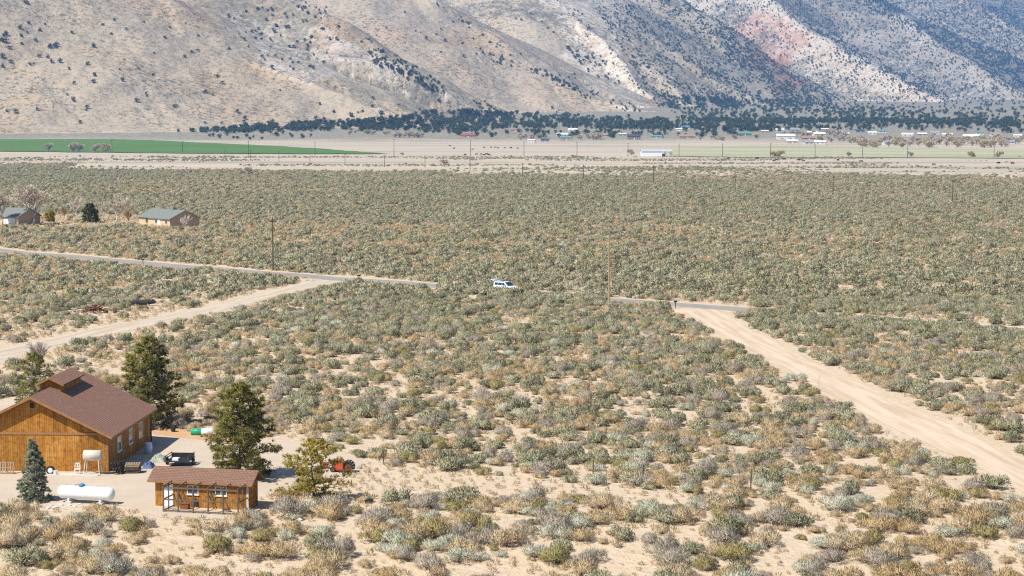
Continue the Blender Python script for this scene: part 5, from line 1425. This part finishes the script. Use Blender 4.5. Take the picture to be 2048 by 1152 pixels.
for i, (x, y, wpx, rc, wc, ty, lb) in enumerate(TOWN):
    q = hit(x, y); L = wpx * q.y / F
    hgt = (3.0 if ty == 'low' else 4.6) * (1.0 if q.y < 3000 else 1.2)
    gable_house(x + wpx / 2, y, L, min(L * .62, 13), hgt, .42, R.uniform(-.3, .2), mat('wall_' + wc, WC[wc], None, .3, .8), mat('roof_' + rc, RC[rc], tuple(v * .85 for v in RC[rc]), .3, .6), lb, ov=.6, group='houses at the foot of the hills',
                windows=((-L * .25, L * .12, 1.0, 1.3, 'f'), (-L * .7, L * .12, 1.0, 1.3, 'f'), (-L * .48, L * .07, .05, 2.2, 'f')))

# cattle
def cow_mesh():
    me = bpy.data.meshes.new('cow_body'); E = []; V = []; Rd = []
    def chain(pts, link_to=None):
        s = len(V)
        for i, (x, y, z, r, r2) in enumerate(pts):
            V.append((x, y, z)); Rd.append((r, r2))
            if i: E.append((s + i - 1, s + i))
            elif link_to is not None: E.append((link_to, s))
        return s
    chain([(-1.0, 0, 1.05, .26, .30), (-.6, 0, 1.03, .34, .38), (0, 0, .98, .36, .42), (.55, 0, 1.03, .30, .38), (.95, 0, 1.08, .18, .24), (1.3, 0, .85, .15, .17), (1.6, 0, .55, .10, .10)])
    for x, l in ((-.85, 1), (.6, 3)):
        for s in (-1, 1):
            chain([(x, s * .2, .75, .16, .18), (x - (.08 if x < 0 else 0), s * .22, .42, .085, .085), (x, s * .22, .04, .07, .07)], l)
    chain([(-1.2, 0, .95, .03, .03), (-1.24, 0, .45, .03, .03)], 0)
    me.from_pydata(V, E, [])
    o = bpy.data.objects.new('cow_tmp', me); COL.objects.link(o)
    md = o.modifiers.new('s', 'SKIN')
    for i, r in enumerate(Rd): me.skin_vertices[0].data[i].radius = r
    me.skin_vertices[0].data[2].use_root = True
    dg = bpy.context.evaluated_depsgraph_get(); dg.update()
    out = bpy.data.meshes.new_from_object(o.evaluated_get(dg))
    bpy.data.objects.remove(o); out.name = 'cow'; out.materials.clear(); out.materials.append(mat('black_hide', (0.025, 0.018, 0.015), (0.045, 0.03, 0.022), 3, .8))
    out.polygons.foreach_set('use_smooth', np.ones(len(out.polygons), bool)); return out
COW = cow_mesh()
CW = [(1456, 319), (1515, 319), (1548, 323), (1553, 322), (1567, 320), (1569, 320), (1597, 322), (1601, 321), (1607, 323), (1676, 322), (1722, 325), (1867, 331), (1997, 328), (2025, 329), (1145, 313), (953, 310), (962, 310), (968, 311), (973, 310), (978, 311), (945, 300), (930, 311), (968, 296), (982, 296), (996, 297), (1010, 297), (1022, 297), (1035, 298), (990, 296), (908, 298), (900, 293)]
for i, (x, y) in enumerate(CW):
    o = link('cow', COW); p = hit(x, y); o.location = p; o.rotation_euler = (0, 0, R.choice([0, 3.14]) + R.uniform(-.6, .6)); s = R.uniform(.95, 1.15); o.scale = (s, s, s)
    lb = 'black cow grazing alone at the far right of the dry pasture' if x > 1800 else 'black cow grazing in the dry strip before the pale green pasture' if x > 1400 else 'large dark cow standing alone by a utility pole' if x == 1145 else 'black cow in the loose herd in the pale far pasture' if y < 305 else 'black cow in the tight herd near the dry pasture edge'
    tag(o, lb, 'cow', 'cattle: ' + lb)

# ------------------------------------------------------------------ junipers on fan and mountains, leafless trees of the town
def juniper_mesh(name, seed, n=150):
    rng = np.random.default_rng(seed); k = 6
    C = np.stack([rng.normal(scale=.16, size=k), rng.normal(scale=.16, size=k), rng.uniform(.28, .78, k)], -1); C[0] = (0, 0, .45)
    r = rng.uniform(.17, .30, k) * (1.15 - C[:, 2] * .5); r[0] = .34
    j = rng.integers(0, k, n); d = rng.normal(size=(n, 3)); d /= np.linalg.norm(d, axis=1, keepdims=True)
    P = C[j] + d * (r[j] * rng.uniform(.6, 1, n))[:, None]; P[:, 2] = np.maximum(P[:, 2], .06)
    D = d + np.array([0, 0, .4]) + rng.normal(scale=.45, size=(n, 3)); D /= np.linalg.norm(D, axis=1, keepdims=True)
    V, T = blades(P, D, rng.uniform(.13, .24, n), rng.uniform(.10, .17, n), rng)
    tb = MB().tube([(0, 0, -.06), (0, 0, .3)], [.035, .02], 5, False)
    tv = np.array(tb.v); tt = np.array([q for f in tb.f for q in ((f[0], f[1], f[2]), (f[0], f[2], f[3]))])
    return tri_mesh(name, np.vstack([V, tv]), np.vstack([T, tt + len(V)]), [F_JUN, M_BARK], [0] * len(T) + [1] * len(tt))
F_JUN = foliage('juniper_leaf', (0.060, 0.085, 0.034), (0.09, 0.11, 0.046), 0.5, 0.1)
JUN = [juniper_mesh('juniper', 500 + i) for i in range(5)]
FOREST = [(380, 264), (470, 256), (560, 249), (700, 244), (800, 237), (850, 226), (930, 222), (1000, 226), (1100, 229), (1250, 234), (1400, 240), (1480, 252), (1560, 258), (1560, 264), (1400, 264), (1300, 262), (1150, 258), (1050, 259), (950, 262), (880, 270), (820, 262), (700, 264), (600, 263), (420, 268)]
DENSE = [(1325, 190), (1420, 195), (1560, 200), (1700, 213), (1900, 224), (2100, 236), (2100, 256), (1900, 250), (1700, 246), (1500, 250), (1350, 238)]
EDGE = [(1500, 250), (1700, 246), (1900, 250), (2100, 256), (2100, 268), (1800, 262), (1600, 262), (1420, 268)]
JZ = [(FOREST, 1500, 7.5), (DENSE, 2300, 6.5), (EDGE, 220, 7), ([(1180, 0), (1300, 0), (1420, 90), (1540, 190), (1500, 215), (1330, 225), (1260, 130)], 1300, 5.5), ([(1300, 0), (1560, 0), (1700, 130), (1960, 225), (1560, 205), (1420, 90)], 2400, 5.5),
      ([(1560, 0), (1760, 0), (1900, 90), (2100, 200), (2100, 236), (1960, 225), (1700, 130)], 2800, 6), ([(1700, 0), (2100, 0), (2100, 200), (1900, 90)], 3400, 7),
      ([(440, 20), (600, 10), (690, 60), (640, 140), (590, 160), (500, 110)], 80, 6.5), ([(735, 95), (800, 115), (900, 180), (860, 185), (790, 150), (740, 125)], 110, 6.5), ([(1130, 95), (1200, 110), (1260, 180), (1180, 150)], 70, 7), ([(960, 100), (1200, 190), (1190, 200), (950, 112)], 40, 6.5),
      ([(0, 40), (110, 50), (120, 130), (0, 140)], 20, 8), ([(0, 0), (440, 60), (700, 215), (700, 250), (0, 255)], 60, 6.5), ([(700, 190), (1300, 225), (700, 240)], 14, 6.5), ([(700, 60), (1200, 190), (1100, 20), (800, 0)], 40, 6.5), ([(300, 258), (400, 256), (640, 272), (600, 282), (440, 278)], 30, 6.5), ([(880, 262), (1560, 262), (1560, 276), (1040, 278), (900, 272)], 120, 6.5)]
JP = []
def aspect_at(q):
    i = int(np.clip(np.searchsorted(my, q[1]), 0, len(my) - 1)); j = int(np.clip(np.searchsorted(mu, q[0] / q[1]), 0, len(mu) - 1))
    return .22 + .78 * float(ASP[i, j])
for poly, n, s in JZ:
    xs = [q[0] for q in poly]; ysq = [q[1] for q in poly]; k = 0; tr = 0
    while k < n and tr < n * 8:
        tr += 1
        x = R.uniform(min(xs), max(xs)); y = R.uniform(min(ysq), max(ysq))
        if not inpoly(np.array([x]), np.array([y]), poly)[0]: continue
        if float(vn(x / 14, y / 9, 88)) < .3 * R.random() + .1: continue
        q = mhit(x, y)
        if q is not None and x > 1150 and y < 240 and R.random() > aspect_at(q): continue
        k += 1
        h = hit(x, y) if y > 195 else None
        if h is not None and h.y < 6900 and (q is None or h.y < q[1]): q = tuple(h)
        if q is None: continue
        JP.append((q[0], q[1], q[2] - .3, s * R.uniform(.65, 1.25), x, y))
for ri, npt, s in ((1, 70, 6), (2, 110, 6), (3, 60, 6.5), (4, 170, 6.5), (5, 170, 6.5), (6, 120, 6.5), (7, 120, 7)):
    cr = [(a, b) for a, b, D in RIDGES[ri][0] if b > -40]
    for k in range(npt):                       # trees gather along the crest lines and just below them
        j = R.randrange(len(cr) - 1); u = R.random()
        x = cr[j][0] + (cr[j + 1][0] - cr[j][0]) * u + R.gauss(0, 5); y = cr[j][1] + (cr[j + 1][1] - cr[j][1]) * u + R.gauss(2, 5)
        if float(vn(x / 30, y / 30, 89 + ri)) < .42: continue
        q = mhit(x, y)
        if q is not None and y < 225: JP.append((q[0], q[1], q[2] - .3, s * R.uniform(.7, 1.2), x, y))
JP = np.array(JP)
order = np.argsort(-JP[:, 3] / JP[:, 1] * ((JP[:, 4] > 0) & (JP[:, 4] < 2048) & (JP[:, 5] > 0)))
for j in order[:300]:
    x, y, z, s, px, py = JP[j]
    o = link('juniper_tree', JUN[j % 5]); o.location = (x, y, z); o.scale = (s * R.uniform(.9, 1.3), s, s); o.rotation_euler = (0, 0, R.uniform(0, 6.28))
    w = ('dark juniper alone on the tan hillside at the left' if py < 240 and px < 700 else 'dark juniper on the pale middle hillside' if py < 222 else 'juniper in the thin left tail of the forest strip' if px < 600 else 'juniper in the forest strip right of the green field' if px < 780 else 'juniper in the forest strip above the red-roofed house' if px < 960 else 'juniper in the middle of the forest strip' if px < 1120 else 'juniper in the forest strip above the teal-roofed shed' if px < 1300 else 'juniper in the right end of the forest strip')
    w = ('tall ' if s > 8.2 else 'low ' if s < 6.4 else '') + ('wide ' if o.scale[0] > s * 1.15 else '') + w + (', at its upper edge' if py < 238 and 700 < px else ', near its lower edge' if py > 258 else '')
    tag(o, w, 'tree', 'junipers: ' + w)
J = JP[order[300:]]; n = len(J)
w_ = NP.uniform(.9, 1.35, n)
scatter('juniper_woodland', J[:, :3], np.stack([J[:, 3] * w_, J[:, 3] * w_, J[:, 3]], -1), NP.uniform(0, 6.28, n), NP.integers(0, 5, n), JUN, 'dark juniper woodland spread over fan and mountainsides')
# leafless trees in the town
tl = 0
for x0, x1, y0, y1, n, hh in ((1690, 2060, 286, 296, 58, 8.5), (1760, 2060, 280, 288, 30, 9), (1560, 1720, 268, 276, 22, 8), (1640, 1730, 278, 286, 14, 8), (1395, 1470, 276, 282, 8, 6), (1150, 1205, 277, 281, 9, 8), (790, 860, 272, 276, 14, 8), (690, 780, 266, 271, 12, 7), (1040, 1080, 276, 281, 6, 7)):
    for k in range(n):
        x = R.uniform(x0, x1); y = R.uniform(y0, y1)
        hq = hh * R.uniform(.7, 1.2); w = ('thick row along the pasture edge at the far right' if y > 279 and x > 1880 else 'thick row along the pasture edge, left part' if y > 279 and x > 1680 else 'grove among the town houses' if x > 1500 else 'grove below the forest strip near the rust-roofed building' if x > 1300 else 'grove below the forest strip by the teal-roofed shed' if x > 1000 else 'grove below the left part of the forest strip')
        plant('leafless_tree', (BUSHYT if R.random() < .25 else BUSHY)[k % 2 if R.random() < .5 else 0], x, y, hq, ('tall' if hq > 8.5 else 'small' if hq < 6.3 else 'pinkish') + ' leafless tree in the ' + w, group='leafless trees: ' + w, sxy=1.2)
print('junipers', len(JP))
